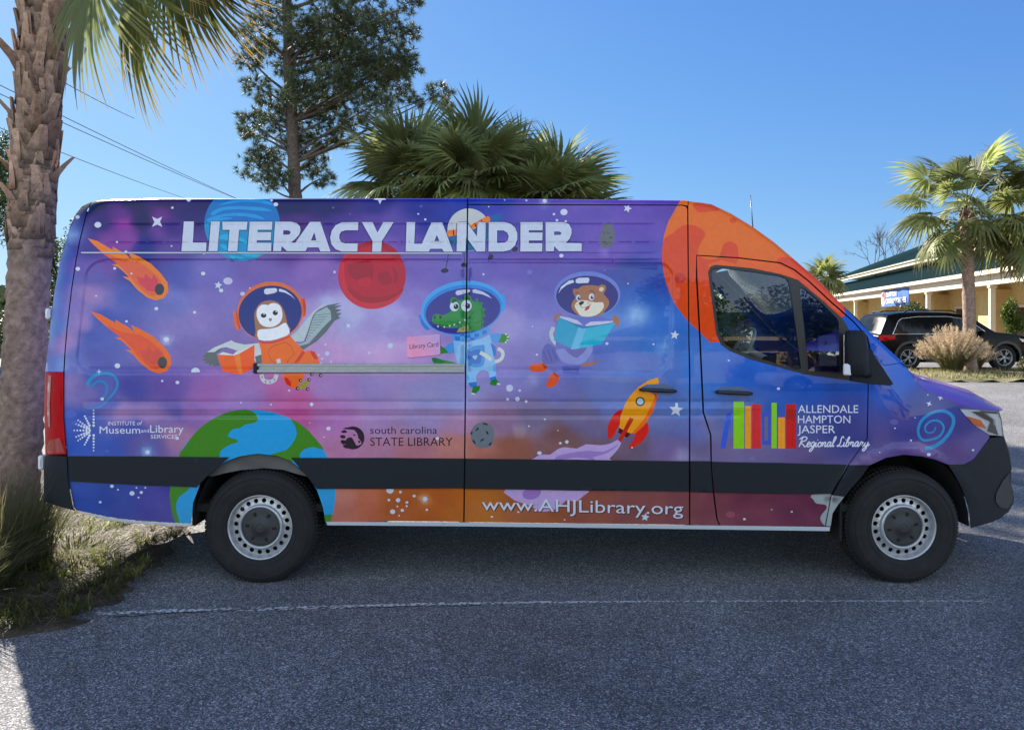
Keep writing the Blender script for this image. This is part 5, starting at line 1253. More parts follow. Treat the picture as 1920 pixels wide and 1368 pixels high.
def palm_trunk(base, topc, r0, r1, rng, boots_from=None, ringn=60, nb=0, blen=.3, sides=20):
    """tapered trunk with ring scars; old leaf bases ('boots') above boots_from"""
    b = MB(); n = ringn; t = np.linspace(0, 1, n); base = np.array(base, float); topc = np.array(topc, float)
    a = np.linspace(0, 2 * math.pi, sides, endpoint=False); V = []
    for i in range(n):
        r = (r0 + (r1 - r0) * t[i]) * (1 + .035 * math.sin(i * 2.4) + rng.normal(0, .012)); rr = r * (1 + rng.normal(0, .022, sides))
        if t[i] < .06: rr *= 1.0 + (.06 - t[i]) * 4
        V.append(np.c_[base[0] + (topc[0] - base[0]) * t[i] + rr * np.cos(a), base[1] + (topc[1] - base[1]) * t[i] + rr * np.sin(a), np.full(sides, base[2] + (topc[2] - base[2]) * t[i])])
    F = [(i * sides + j, i * sides + (j + 1) % sides, (i + 1) * sides + (j + 1) % sides, (i + 1) * sides + j) for i in range(n - 1) for j in range(sides)]
    b.add(np.vstack(V), F); C = [np.tile([.27, .18, .135], (n * sides, 1)) * RNG.uniform(.72, 1.15, (n * sides, 1))]
    if nb:
        for i in range(nb):
            h = boots_from + (1 - boots_from) * (i + .5) / nb + rng.normal(0, .004); ang = i * 2.3999 + rng.normal(0, .15)
            u = (h - boots_from) / (1 - boots_from)
            rr = r0 + (r1 - r0) * h; p = base + (topc - base) * h
            out = np.array([math.cos(ang), math.sin(ang), 0]); side = np.array([-math.sin(ang), math.cos(ang), 0]); lean = rng.choice([-1, 1]) * rng.uniform(.25, .75)
            ln = blen * rng.uniform(.55, 1.0) * (.75 + .5 * u); w0 = (.066 - .022 * u) * rng.uniform(.75, 1.25); fl = rng.uniform(.0, .07) + .36 * u * u * rng.random() + .10 * u * u + (.45 if rng.random() < .05 else 0)
            up = np.array([0, 0, 1.0]); pr = []
            for s, wk, th in ((0, 1.25, .03), (.35, 1.0, .026), (.7, .72, .02), (1, .42 if rng.random() < .6 else .62, .014)):
                q = p + out * (rr - .012 + fl * ln * s ** 1.5 * 1.4) + up * ln * s + side * lean * ln * s * .55
                w = w0 * wk
                pr.append([q - side * w, q + out * th, q + side * w, q - out * .012])
            pr = np.array(pr); Fb = []
            for k in range(3):
                for j in range(4): Fb.append((k * 4 + j, k * 4 + (j + 1) % 4, (k + 1) * 4 + (j + 1) % 4, (k + 1) * 4 + j))
            Fb.append((12, 13, 14, 15)); b.add(pr.reshape(-1, 3), Fb)
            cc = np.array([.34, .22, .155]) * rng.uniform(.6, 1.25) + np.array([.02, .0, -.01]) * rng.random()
            C.append(np.repeat([cc * .32, cc * .8, cc * 1.05, cc * 1.3], 4, 0))  # stub bases darkened: shade of the gaps put into the colour
    return b, np.vstack(C)

def px_at(px, py, depth_): return np.array([(px - 960) / FPX * depth_, depth_ - CAM_D, CAM_H + (HOR - py) / FPX * depth_])

# --- near palm beside the van's tail
rng = np.random.default_rng(3)
NP = empty("palm_tree", (-3.88, .90, 0), "palm with a thick trunk of crossed leaf stubs beside the tail of the van", "palm tree", "palm trees")
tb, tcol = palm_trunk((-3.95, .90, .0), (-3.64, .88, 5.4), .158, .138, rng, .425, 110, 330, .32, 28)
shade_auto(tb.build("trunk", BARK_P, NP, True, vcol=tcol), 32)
cl = Cloud(); D0 = 5.6
near = [((178, -70), (-.12, -.1, -1), .74, 20, .2, (0.187, 0.216, 0.086)), ((248, -70), (.12, -.2, -1), .90, 40, .35, (0.144, 0.166, 0.029)),
        ((305, -125), (.28, -.1, -1), .86, 10, .3, (0.137, 0.158, 0.029)), ((322, -100), (.56, .1, -.8), .74, 35, .45, (0.108, 0.137, 0.029)), ((340, -80), (.9, -.2, -.36), .55, -15, .5, (0.144, 0.158, 0.029))]
for (p, d, L, roll, ta, c) in near:
    V, F, C = fan(rng, L * 1.02, .10, nseg=40, spread=62, droop=.3, curl=.08, K=7, wf=.27, col=c, tip=(.50, .27, .07), tipamt=ta + .25)
    o = px_at(p[0], p[1], D0 + rng.uniform(-.35, .35)); d = np.array(d, float); d /= np.linalg.norm(d)
    Mx = frame(d, (0, -1, .2), R(roll)); cl.add(V @ Mx.T + o, F, C)
    b_ = MB(); s = np.linspace(0, 1, 8)[:, None]; ctop = np.array([-3.62, .85, 5.5]); mid = (ctop + o) / 2 + np.array([0, 0, .45])
    b_.tube((1 - s) ** 2 * ctop + 2 * s * (1 - s) * mid + s * s * (o + d * .1), .014, 5); cl.add(np.vstack(b_.v), [f for f in b_.f if len(f) == 4], np.tile([.10, .11, .04], (b_.n, 1)))
c2 = crown((-3.62, .88, 5.5), 26, rng, .85, 1.0, -5, 85, dict(nseg=30)); cl.V += c2.V; cl.C += c2.C; cl.F += [f + cl.n for f in c2.F]; cl.n += c2.n
cl.build("crown", LEAF, NP)

def palm(px, py, dep, n, L, pet, lbl, r=.15, lo=-55, hi=85, seed=1, boots=40, base=None, nseg=34, tint=1.0, lean=0):
    rng = np.random.default_rng(seed); c = px_at(px, py, dep); gz = float(rise(c[1]))
    t = empty("palm_tree", (c[0] - lean, c[1], gz), lbl, "palm tree", "palm trees")
    b, tc_ = palm_trunk((c[0] - lean, c[1], gz), (c[0], c[1], c[2] - .1), r, r * .9, rng, .8, 60, boots, .34, 14); b.build("trunk", BARK_P, t, True, vcol=tc_)
    crown(c, n, rng, L, pet, lo, hi, dict(nseg=nseg)).build("crown", LEAF, t); return t
palm(765, 350, 17.6, 68, .95, .85, "leftmost of the palm crowns rising behind the van roof, its outer leaf yellow green", seed=5, lo=-55, boots=50)
palm(886, 345, 16.8, 76, .95, .85, "tallest and middle palm crown rising behind the van roof", seed=6, lo=-55, boots=60)
palm(968, 366, 18.6, 60, 1.0, .85, "palm crown half hidden between the middle and rightmost crowns behind the van roof", seed=9, lo=-55, boots=40)
palm(1040, 384, 17.2, 64, 1.0, .72, "lowest and rightmost palm crown rising behind the van roof", seed=7, lo=-35, boots=40)
palm(1812, 388, 20.6, 40, .86, 1.12, "slender palm standing beside tan ornamental grass in front of the black car", r=.165, seed=12, lo=-58, hi=80, boots=34, lean=-.12)
palm(1962, 385, 20.4, 40, .95, 1.1, "palm at the edge of the lot, half cut off beyond the slender palm", r=.16, seed=19, lo=-62, hi=80, boots=30)
palm(1545, 520, 52, 30, 1.0, .7, "small distant palm top behind the far end of the green roof", seed=15, lo=-30, boots=10, nseg=24)

# --- pine behind the van
def pine():
    rng = np.random.default_rng(21); dep = 22.0; k = dep / FPX
    T = empty("pine_tree", tuple(np.array([px_at(556, 600, dep)[0], dep - CAM_D, .28])), "tall pine with open clumps of dark needles behind the van roof", "pine tree")
    tp = np.array([px_at(558, 700, dep), px_at(553, 372, dep), px_at(549, 250, dep), px_at(541, 120, dep), px_at(538, 0, dep), px_at(540, -160, dep)]); tp[0][2] = .1
    b = MB(); s = np.linspace(0, 5, 40); pt = np.c_[[np.interp(s, range(6), tp[:, i]) for i in range(3)]].T; pt[:, :2] += rng.normal(0, .012, (40, 2)); b.tube(pt, np.interp(s, [0, 1, 5], [.24, .19, .12]), 12)
    clumps = """485 60 35;470 110 26;482 165 28;476 232 32;502 215 26;482 308 36;522 330 26;462 250 14;505 285 30;520 20 38;560 60 36;540 120 30;575 150 36;562 215 36;540 245 30;572 275 32;592 305 26;604 335 22;620 30 48;680 20 48;722 50 40;640 90 52;700 100 52;748 112 34;768 60 20;622 160 42;682 160 48;738 160 38;760 122 28;622 222 30;660 232 26;602 262 26;782 192 14;824 176 24;642 190 28;770 8 20;702 196 36;590 100 40;600 60 40;655 50 44;660 128 44;720 130 40;600 200 30;500 90 24;620 -40 60;520 -50 50;700 -50 55;560 180 28;520 190 20;835 200 14;640 260 20;500 345 16;560 320 20"""
    cl = Cloud(); Vn = []; tufts = []
    for ln in clumps.split(';'):
        x, y, r = map(float, ln.split()); c = px_at(x, y, dep + rng.uniform(-1.0, 1.0)); rm = r * k
        # limb from the trunk
        zt = c[2] - abs(c[0] - tp[2][0]) * .35 - .3; i = np.argmin(np.abs(pt[:, 2] - zt)); a0 = pt[i]; sgo = np.linspace(0, 1, 7)[:, None]
        mid = (a0 + c) / 2 + rng.normal(0, .15, 3); limb = (1 - sgo) ** 2 * a0 + 2 * sgo * (1 - sgo) * mid + sgo ** 2 * c
        b.tube(limb, np.linspace(.05, .014, 7) * (.7 + rm * .7), 5)
        n = int(82 * (r / 36) ** 1.7) + 8
        for q in range(n):
            v = rng.normal(0, 1, 3); v /= np.linalg.norm(v); p = c + v * rm * rng.uniform(.25, 1.0) ** .6 * np.array([1.12, 1.1, .85]); tufts.append((p, v))
            if q % 7 == 0: b.tube([c + rng.normal(0, rm * .2, 3), (c + p) / 2 + rng.normal(0, .04, 3), p], [.012, .009, .005], 4, False)
    for p, v in tufts:
        m = 24; dirs = rng.normal(0, 1, (m, 3)) * .8 + v * .75 + np.array([0, 0, .25]); dirs /= np.linalg.norm(dirs, axis=1)[:, None]; ln = rng.uniform(.13, .24, m)[:, None]
        sd_ = np.cross(dirs, rng.normal(0, 1, (m, 3))); sd_ /= np.linalg.norm(sd_, axis=1)[:, None]; w = .0095
        A = p + dirs * .01 - sd_ * w; B = p + dirs * .01 + sd_ * w; Cc = p + dirs * ln - np.array([0, 0, .05]) * ln
        V = np.stack([A, B, Cc], 1).reshape(-1, 3); F = np.arange(m * 3).reshape(m, 3)
        col = np.array([.075, .095, .045]) * rng.uniform(.6, 1.5) + np.array([.025, .02, 0]) * (rng.random() < .2)
        cl.add(V, F, np.tile(col, (m * 3, 1)))
    b.build("trunk", BARK_T, T); cl.build("crown", NEED, T)
pine()

def leafy(name, px, py, dep, rx, rz, n, lbl, cat, seed, col=(.05, .075, .02), leaf=.10, group=None, trunk=True, blobs=7, box=False, foot=None, wpos=None):
    """broad-leaved tree or shrub: a trunk with limbs and a crown of separate leaves in uneven clumps"""
    rng = np.random.default_rng(seed); c = px_at(px, py, dep) if wpos is None else np.array(wpos, float); gz = float(rise(c[1]))
    T = empty(name, (c[0], c[1], gz), lbl, cat, group)
    b = MB(); b.tube([(c[0], c[1], gz - .05), (c[0] + rng.normal(0, .05), c[1], (gz + c[2]) / 2), (c[0], c[1], c[2])], [.05 + .08 * rx * .5, .04 + .05 * rx * .5, .03], 8)
    cen = []
    for i in range(blobs):
        v = rng.normal(0, 1, 3); v /= np.linalg.norm(v); cen.append((c + v * np.array([rx, rx, rz]) * rng.uniform(.25, .68), rng.uniform(.32, .52)))
    for q, _ in cen: b.tube([(c[0], c[1], (gz + c[2] * 2) / 3), (c + q) / 2 + rng.normal(0, .05, 3), q], [.03 * rx, .02 * rx, .008], 5)
    m = n; pts_ = np.zeros((m, 3))
    if box:
        u = rng.uniform(-1, 1, (m, 3)); ax = rng.integers(0, 3, m); sg = rng.choice([-1, 1], m); u[np.arange(m), ax] = sg * rng.uniform(.72, 1.05, m); pts_ = c + u * np.array([rx, rx, rz])
    else:
        w = rng.integers(0, blobs, m); v = rng.normal(0, 1, (m, 3)); v /= np.linalg.norm(v, axis=1)[:, None]; rad = np.array([cen[i][1] for i in w]) * rng.uniform(.3, 1.08, m) ** .5
        pts_ = np.array([cen[i][0] for i in w]) + v * rad[:, None] * np.array([rx, rx, rz])
    nrm = rng.normal(0, 1, (m, 3)); nrm[:, 2] += .6; nrm /= np.linalg.norm(nrm, axis=1)[:, None]; t = np.cross(nrm, rng.normal(0, 1, (m, 3))); t /= np.linalg.norm(t, axis=1)[:, None]; s = np.cross(nrm, t)
    l = leaf * rng.uniform(.6, 1.3, m)[:, None]; V = np.stack([pts_ - t * l * .5, pts_ + s * l * .28, pts_ + t * l * .5, pts_ - s * l * .28], 1).reshape(-1, 3)
    C = np.array(col) * rng.uniform(.55, 1.6, (m, 1)); C = C + np.array([.03, .02, 0]) * (rng.random((m, 1)) < .15)
    b.build("trunk", BARK_T, T); mk("crown", V, np.arange(4 * m).reshape(m, 4), BROAD, T, False, vcol=np.repeat(C, 4, 0)); return T
leafy("broadleaf_tree", -15, 340, 30, 1.6, 2.6, 9000, "leafy tree at the edge of the lot, left of the thick palm trunk", "tree", 31, leaf=.13, blobs=14)
leafy("broadleaf_tree", 128, 520, 27, 1.5, 2.6, 12000, "dense green tree seen between the palm trunk and the tail of the van", "tree", 32, (.06, .075, .022), .12, blobs=14)
leafy("broadleaf_tree", 40, 640, 32, 2.6, 1.4, 9000, "low dark green growth behind the thick palm trunk", "tree", 33, (.045, .06, .02), .13, blobs=12)
leafy("shrub", 1712, 600, 37, .88, 1.1, 7000, "clipped round shrub in front of the yellow building, above the car roof", "shrub", 34, (.04, .065, .015), .10, "shrubs along the building", box=False, blobs=22)
leafy("shrub", 1899, 602, 25.5, .42, .85, 5200, "bright green upright shrub beyond the bonnet of the black car", "shrub", 35, (.085, .12, .02), .085, "shrubs along the building", blobs=16)
leafy("shrub", 1918, 690, 20.2, .35, .42, 1500, "low twiggy shrub on the lawn island at the edge of the picture", "shrub", 36, (.07, .07, .025), .06, blobs=9)

leafy("shrub", 0, 0, 0, .95, 1.1, 3000, "dark shrub behind the van seen only through the cab window", "shrub", 37, (.04, .055, .018), .11, "shrubs behind the van", wpos=(3.9, 8.6, 1.2), blobs=12)
leafy("shrub", 0, 0, 0, .9, .95, 3000, "second dark shrub behind the van, nearer the windscreen", "shrub", 38, (.045, .06, .02), .11, "shrubs behind the van", wpos=(5.3, 8.9, 1.05), blobs=12)

# leafless tree beyond the roof
def bare_tree():
    rng = np.random.default_rng(41); dep = 78; c = px_at(1650, 600, dep); T = empty("bare_tree", (c[0], c[1], .28), "thin leafless tree top showing over the green roof", "tree")
    b = MB()
    def br(p, d, l, r, lev):
        q = p + d * l; b.tube([p, (p + q) / 2 + rng.normal(0, l * .04, 3), q], [r, r * .8, r * .6], 5, False)
        if lev:
            for i in range(3 if lev > 1 else 4):
                e = d + rng.normal(0, .42, 3); e[2] += .12; e /= np.linalg.norm(e); br(q, e, l * rng.uniform(.55, .8), r * .58, lev - 1)
    br(np.array([c[0], c[1], .2]), np.array([.02, 0, 1.0]), 4.0, .16, 5)
    b.build("trunk", BARK_T, T)
bare_tree()

# --- grasses
def blades(cl, base, n, h, spread, rng, col, w=.006, droop=.5, K=5, tip=None, base_k=.28):
    for i in range(n):
        a = rng.uniform(0, 2 * math.pi); rr = rng.random() ** .5; o = base + np.array([math.cos(a), math.sin(a), 0]) * rr * spread * base_k; d = np.array([math.cos(a), math.sin(a), 0]) * rng.uniform(.1, 1) * spread
        hh = h * rng.uniform(.55, 1.1); s = np.linspace(0, 1, K); z = hh * (s - droop * .5 * rng.uniform(.3, 1.2) * s ** 2.5)
        P = o + d * (s ** 1.7)[:, None] + np.array([0, 0, 1]) * z[:, None] + rng.normal(0, .012, (K, 3)) * s[:, None]; sd_ = np.array([-math.sin(a + rng.normal(0, .8)), math.cos(a), 0]); ww = w * np.array([.7, 1, .9, .6, .12])[:K] * rng.uniform(.7, 1.3)
        V = np.stack([P - sd_ * ww[:, None], P + sd_ * ww[:, None]], 1).reshape(-1, 3); F = [(2 * k, 2 * k + 1, 2 * k + 3, 2 * k + 2) for k in range(K - 1)]
        c = np.array(col) * rng.uniform(.6, 1.4); t = c if tip is None else np.array(tip) * rng.uniform(.7, 1.2)
        cl.add(V, F, np.repeat(c + (t - c) * (s ** 1.5)[:, None], 2, 0))
def grass_clump(name, x, y, z, n, h, spread, lbl, seed, col, tip, plumes=0, w=.005, group=None, bk=.28):
    rng = np.random.default_rng(seed); T = empty(name, (x, y, z), lbl, "ornamental grass", group); cl = Cloud(); o = np.array([x, y, z])
    blades(cl, o, n, h, spread, rng, col, w, .55, 5, tip, bk); cl.build("foliage", DRY, T)
    if plumes:
        cp = Cloud()
        for i in range(plumes):
            a = rng.uniform(0, 2 * math.pi); rr = rng.random() ** .6; e = o + np.array([math.cos(a) * rr * spread * 1.15, math.sin(a) * rr * spread * 1.15, h * (1.18 - .55 * rr * rr) * rng.uniform(.72, 1.06)])
            dr = np.array([math.cos(a) * rr, math.sin(a) * rr, .9]); dr /= np.linalg.norm(dr); m = 26
            t = rng.random(m); p = e - dr * (t * .42)[:, None] * h * .6; q = dr * .5 + rng.normal(0, .55, (m, 3)); q /= np.linalg.norm(q, axis=1)[:, None]; l = rng.uniform(.05, .13, m)[:, None] * h * .7
            s_ = np.cross(q, rng.normal(0, 1, (m, 3))); s_ /= np.linalg.norm(s_, axis=1)[:, None]; ww = .0055 * h
            V = np.stack([p - s_ * ww, p + s_ * ww, p + q * l], 1).reshape(-1, 3); cp.add(V, np.arange(3 * m).reshape(m, 3), np.tile(np.array([.56, .43, .29]) * rng.uniform(.65, 1.2), (3 * m, 1)))
        cp.build("plume", DRY, T)
    return T
gz = .28 + .08
c = px_at(1785, 700, 20.3)
grass_clump("ornamental_grass", c[0], c[1], gz, 1500, 1.1, .84, "mound of tan feathery grass at the foot of the slender palm", 51, (.10, .11, .035), (.34, .27, .15), 420, .006, "ornamental grasses")
grass_clump("ornamental_grass", c[0] + 1.15, c[1] + .9, gz, 500, .75, .6, "small tan tuft of grass right of the slender palm's trunk", 52, (.10, .10, .035), (.32, .25, .15), 160, .006, "ornamental grasses")
grass_clump("ornamental_grass", -3.62, .22, .04, 1900, .80, .45, "tall wispy grass clump hiding the foot of the thick palm trunk", 53, (.055, .062, .022), (.19, .165, .085), 0, .0024, "ornamental grasses", .75)
grass_clump("ornamental_grass", -3.22, .45, .04, 420, .20, .34, "short thin grass tuft beneath the rear bumper of the van", 54, (.07, .09, .022), (.24, .21, .10), 0, .0028, "ornamental grasses", .9)
grass_clump("ornamental_grass", -3.75, -.42, .04, 1500, .55, .55, "dark low sprawling grass at the left edge of the mulch bed", 55, (.055, .07, .022), (.20, .18, .09), 0, .003, "ornamental grasses", 1.0)

# lawn blades and straw: nobody could count these
rng = np.random.default_rng(61); bl = np.array(BED_L); cl = Cloud(); N_ = 0
while N_ < 720:
    x, y = rng.uniform(-4.4, -2.5), rng.uniform(-1.0, 2.2)
    if not inside_([bl], np.array([x]), np.array([y]))[0]: continue
    if fbm(np.array([x * 1.7]), np.array([y * 1.7]), 4)[0] < -.06 and rng.random() < .75: continue
    N_ += 1; g = rng.random()
    blades(cl, np.array([x, y, .04]), int(rng.integers(7, 18)), rng.uniform(.04, .115), rng.uniform(.04, .09), rng, tuple(np.array((.13, .17, .025) if g < .55 else (.17, .145, .06)) * (.9 if y > 0 else .42)), .0032, .6, 4, tuple(np.array((.28, .30, .07)) * (.9 if y > 0 else .42)))  # nearer blades get darker tints: shadow put into their colour
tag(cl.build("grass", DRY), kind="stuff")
cl = Cloud()
for (n, x0, x1, y0, y1, ring, zb, sc) in ((15000, -5.0, -2.40, -1.3, 3.0, bl, .05, 1.0),):
    P = np.c_[rng.uniform(x0, x1, n), rng.uniform(y0, y1, n)]; P = P[inside_([ring], P[:, 0], P[:, 1])]; n = len(P); a = rng.uniform(0, 2 * math.pi, n); l = rng.uniform(.03, .13, n) * sc; w = rng.uniform(.0012, .004, n) * sc
    dx = np.c_[np.cos(a), np.sin(a), rng.normal(0, .22, n)]; sd_ = np.c_[-np.sin(a), np.cos(a), np.zeros(n)]; o = np.c_[P, zb - .005 + rng.uniform(0, .035, n)]
    V = np.stack([o - sd_ * w[:, None], o + sd_ * w[:, None], o + dx * l[:, None] + sd_ * w[:, None] * .6, o + dx * l[:, None] - sd_ * w[:, None] * .6], 1).reshape(-1, 3)
    pal = np.array([[.27, .215, .13], [.16, .12, .07], [.09, .065, .04], [.20, .18, .09], [.05, .036, .025]]); cl.add(V, np.arange(4 * n).reshape(n, 4), np.repeat(pal[rng.integers(0, 5, n)] * rng.uniform(.7, 1.2, (n, 1)), 4, 0))
tag(cl.build("straw_litter", DRY), kind="stuff")
cl = Cloud(); n = 9000; P = np.c_[rng.uniform(7.6, 24, n), rng.uniform(13.1, 16.0, n)]
keep = np.array([fbm(np.array([p[0] * .8]), np.array([p[1] * .8]), 8)[0] for p in P]) > -.08; P = P[keep]; n = len(P); a = rng.uniform(0, 2 * math.pi, n); h = rng.uniform(.05, .16, n)
o = np.c_[P, rise(P[:, 1]) + .08]; sd_ = np.c_[np.cos(a), np.sin(a), 0 * a] * .012; tp_ = o + np.c_[rng.normal(0, .05, n), rng.normal(0, .05, n), h]
pal = np.array([[.10, .12, .03], [.30, .25, .12], [.15, .15, .05], [.40, .34, .2]]); cl.add(np.stack([o - sd_, o + sd_, tp_], 1).reshape(-1, 3), np.arange(3 * n).reshape(n, 3), np.repeat(pal[rng.integers(0, 4, n)], 3, 0))
tag(cl.build("lawn_grass", DRY), kind="stuff")

cl = Cloud(); n = 260; a = rng.uniform(0, 2 * math.pi, n); P = np.c_[-2.35 + rng.exponential(.5, n), rng.uniform(-1.4, 1.6, n)]; k = rng.random(n) < .5; P[k] = np.c_[rng.uniform(-2.6, 3.6, k.sum()), rng.uniform(-2.2, .2, k.sum())]
l = rng.uniform(.02, .075, n); w = rng.uniform(.0015, .007, n) * (l < .045) + .0012; o = np.c_[P, np.full(n, .006) + rng.uniform(0, .006, n)]; dx = np.c_[np.cos(a), np.sin(a), rng.uniform(0, .15, n)]; sd_ = np.c_[-np.sin(a), np.cos(a), rng.uniform(-.3, .3, n)]
V = np.stack([o, o + dx * l[:, None] * .5 + sd_ * w[:, None], o + dx * l[:, None], o + dx * l[:, None] * .5 - sd_ * w[:, None]], 1).reshape(-1, 3); cl.add(V, np.arange(4 * n).reshape(n, 4), np.repeat(pal[rng.integers(0, 4, n)] * .9, 4, 0))
tag(cl.build("fallen_needles", DRY), kind="stuff")

# far-off wood all round the lot: one mass of leaf clumps with an uneven top
rng = np.random.default_rng(77); n = 42000; t = rng.uniform(0, 1, n)
ang = -1.75 + 3.5 * t; rad = 118 + 14 * rng.random(n); x = rad * np.sin(ang) * 1.5; y = rad * np.cos(ang) + 6
hh = 6.5 + 7.5 * fbm(x / 9, y / 9, 14) + 5 * fbm(x / 2.6, y / 3, 15); z = np.maximum(hh, 3.0) * rng.random(n) ** 1.15
c = np.c_[x, y, z]; nr = rng.normal(0, 1, (n, 3)); nr /= np.linalg.norm(nr, axis=1)[:, None]; t1 = np.cross(nr, rng.normal(0, 1, (n, 3))); t1 /= np.linalg.norm(t1, axis=1)[:, None]; t2 = np.cross(nr, t1); l = rng.uniform(.5, 1.15, n)[:, None]
V = np.stack([c - t1 * l, c + t2 * l * .7, c + t1 * l, c - t2 * l * .7], 1).reshape(-1, 3)
tag(mk("distant_wood", V, np.arange(4 * n).reshape(n, 4), BROAD, None, False, vcol=np.repeat(np.array([.05, .065, .028]) * rng.uniform(.5, 1.5, (n, 1)), 4, 0)), kind="stuff")
# ------------------------------------------------------------------ building across the lot
M['stucco'] = mat("yellow_stucco", (.60, .42, .165), rough=.9, noise=.1, nscale=3, bump=.1, bscale=80)
M['cream'] = mat("cream_trim", (.66, .56, .42), rough=.6, noise=.05, nscale=5)
M['roof'] = mat("green_metal_roof", (.016, .066, .057), rough=.42, spec=.5, noise=.08, nscale=4)
M['void'] = mat("dark_door_glass", (.012, .012, .014), rough=.15)
M['banner_blue'] = mat("banner_blue", (.035, .11, .38), rough=.6)
M['banner_white'] = mat("banner_white", (.8, .8, .8), rough=.6)
M['banner_red'] = mat("banner_red", (.6, .03, .04), rough=.6)
BA = np.array([21.9, 27.0]); BU = np.array([.213, .977]); BN = np.array([.977, -.213]); GZ = .28
def BP_(u, v, z): p = BA + BU * u + BN * v; return np.array([p[0], p[1], z])
BLD = empty("shop_building", tuple(BP_(12, 5, GZ)), "long yellow building with green metal roofs and a columned porch across the lot", "building")
U0, U1 = -14.0, 49.0
Rb = np.array([[BU[0], BN[0], 0], [BU[1], BN[1], 0], [0, 0, 1]])
def bbox(b, u0, u1, v0, v1, z0, z1, bev=0): b.box(BP_((u0 + u1) / 2, (v0 + v1) / 2, (z0 + z1) / 2), (u1 - u0, v1 - v0, z1 - z0), Rb, bev)
b = MB(); bbox(b, U0 + .3, U1 - .8, 2.4, 14, GZ, 4.7); b.build("wall", M['stucco'], BLD, False)
b = MB(); bbox(b, U0, U1, -.1, .25, 3.45, 3.92); b.build("beam", M['cream'], BLD, False)
b = MB(); bbox(b, U0 - .2, U1 + .3, -.42, -.34, 3.90, 4.12, .02); bbox(b, U0 - .2, U1 + .3, -.34, 2.4, 3.93, 3.97); b.build("eave_trim", M['cream'], BLD, False)
def slab(nm, q, m, par, th=.06, rib=0):
    b = MB(); q = np.array(q); n_ = np.cross(q[1] - q[0], q[3] - q[0]); n_ /= np.linalg.norm(n_); n_ = n_ if n_[2] > 0 else -n_
    b.add(np.vstack([q, q - n_ * th]), [(0, 1, 2, 3), (7, 6, 5, 4), (0, 4, 5, 1), (1, 5, 6, 2), (2, 6, 7, 3), (3, 7, 4, 0)])
    if rib:
        k = int(np.linalg.norm(q[1] - q[0]) / rib)
        for i in range(k + 1):
            t = i / k; a0 = q[0] * (1 - t) + q[1] * t; a1 = q[3] * (1 - t) + q[2] * t; du = (q[1] - q[0]) / np.linalg.norm(q[1] - q[0]) * .025
            b.add([a0 - du, a0 + du, a0 + n_ * .06, a1 - du, a1 + du, a1 + n_ * .06], [(0, 2, 5, 3), (2, 1, 4, 5), (0, 1, 2), (3, 5, 4)])
    return b.build(nm, m, par, False)
slab("porch_roof", [BP_(U0 - .2, -.40, 4.06), BP_(U1 + .3, -.40, 4.06), BP_(U1 + .3, 3.0, 5.66), BP_(U0 - .2, 3.0, 5.66)], M['roof'], BLD, .05, .42)
b = MB(); bbox(b, U0 - .5, U1 + .4, 2.15, 2.35, 5.74, 6.12, .03); bbox(b, U0 - .5, U1 + .4, 2.02, 2.15, 5.98, 6.14, .03); b.build("fascia", M['cream'], BLD, False)
RZ = 9.9
slab("upper_roof", [BP_(U0 - .5, 2.0, 6.12), BP_(U1 + .4, 2.0, 6.12), BP_(U1 - 8.5, 11, RZ), BP_(U0 - .5, 11, RZ)], M['roof'], BLD, .06, .45)
slab("upper_roof", [BP_(U1 + .4, 2.0, 6.12), BP_(U1 + .4, 20, 6.12), BP_(U1 - 8.4, 11.05, RZ), BP_(U1 - 8.5, 11, RZ)], M['roof'], BLD, .06)
slab("upper_roof", [BP_(U1 + .4, 20, 6.12), BP_(U0 - .5, 20, 6.12), BP_(U0 - .5, 11, RZ), BP_(U1 - 8.5, 11, RZ)], M['roof'], BLD, .06)
for u in (-6, 3.2, 12.2, 30.2, 38.6):
    b = MB(); bbox(b, u - .12, u + .12, -.02, .2, GZ, 3.45); bbox(b, u - .17, u + .17, -.07, .25, GZ, GZ + .25, .02); bbox(b, u - .17, u + .17, -.07, .25, 3.3, 3.46, .02); b.build("column", M['cream'], BLD, False)
for u in (-2.0, 8.0, 16.8, 28.0, 37):
    b = MB(); bbox(b, u - .9, u + .9, 1.55, 2.42, GZ, 3.2); bbox(b, u - .98, u + .98, 1.47, 2.44, 3.2, 3.4, .02); b.build("pier", M['stucco'], BLD, False)
for u, w, h in ((6.2, 1.0, 2.15), (-8, 1.0, 2.15), (21.5, 1.1, 2.2), (25, 1.1, 2.2), (33, 1.2, 2.2), (13.6, .9, 2.2)):
    b = MB(); bbox(b, u - w - .13, u - w, 2.31, 2.42, GZ, GZ + h + .13); bbox(b, u + w, u + w + .13, 2.31, 2.42, GZ, GZ + h + .13); bbox(b, u - w, u + w, 2.31, 2.42, GZ + h, GZ + h + .13); f = b.build("door_frame", M['cream'], BLD, False)
    b = MB(); bbox(b, u - w, u + w, 2.35, 2.43, GZ, GZ + h); b.build("door", M['void'], BLD, False)
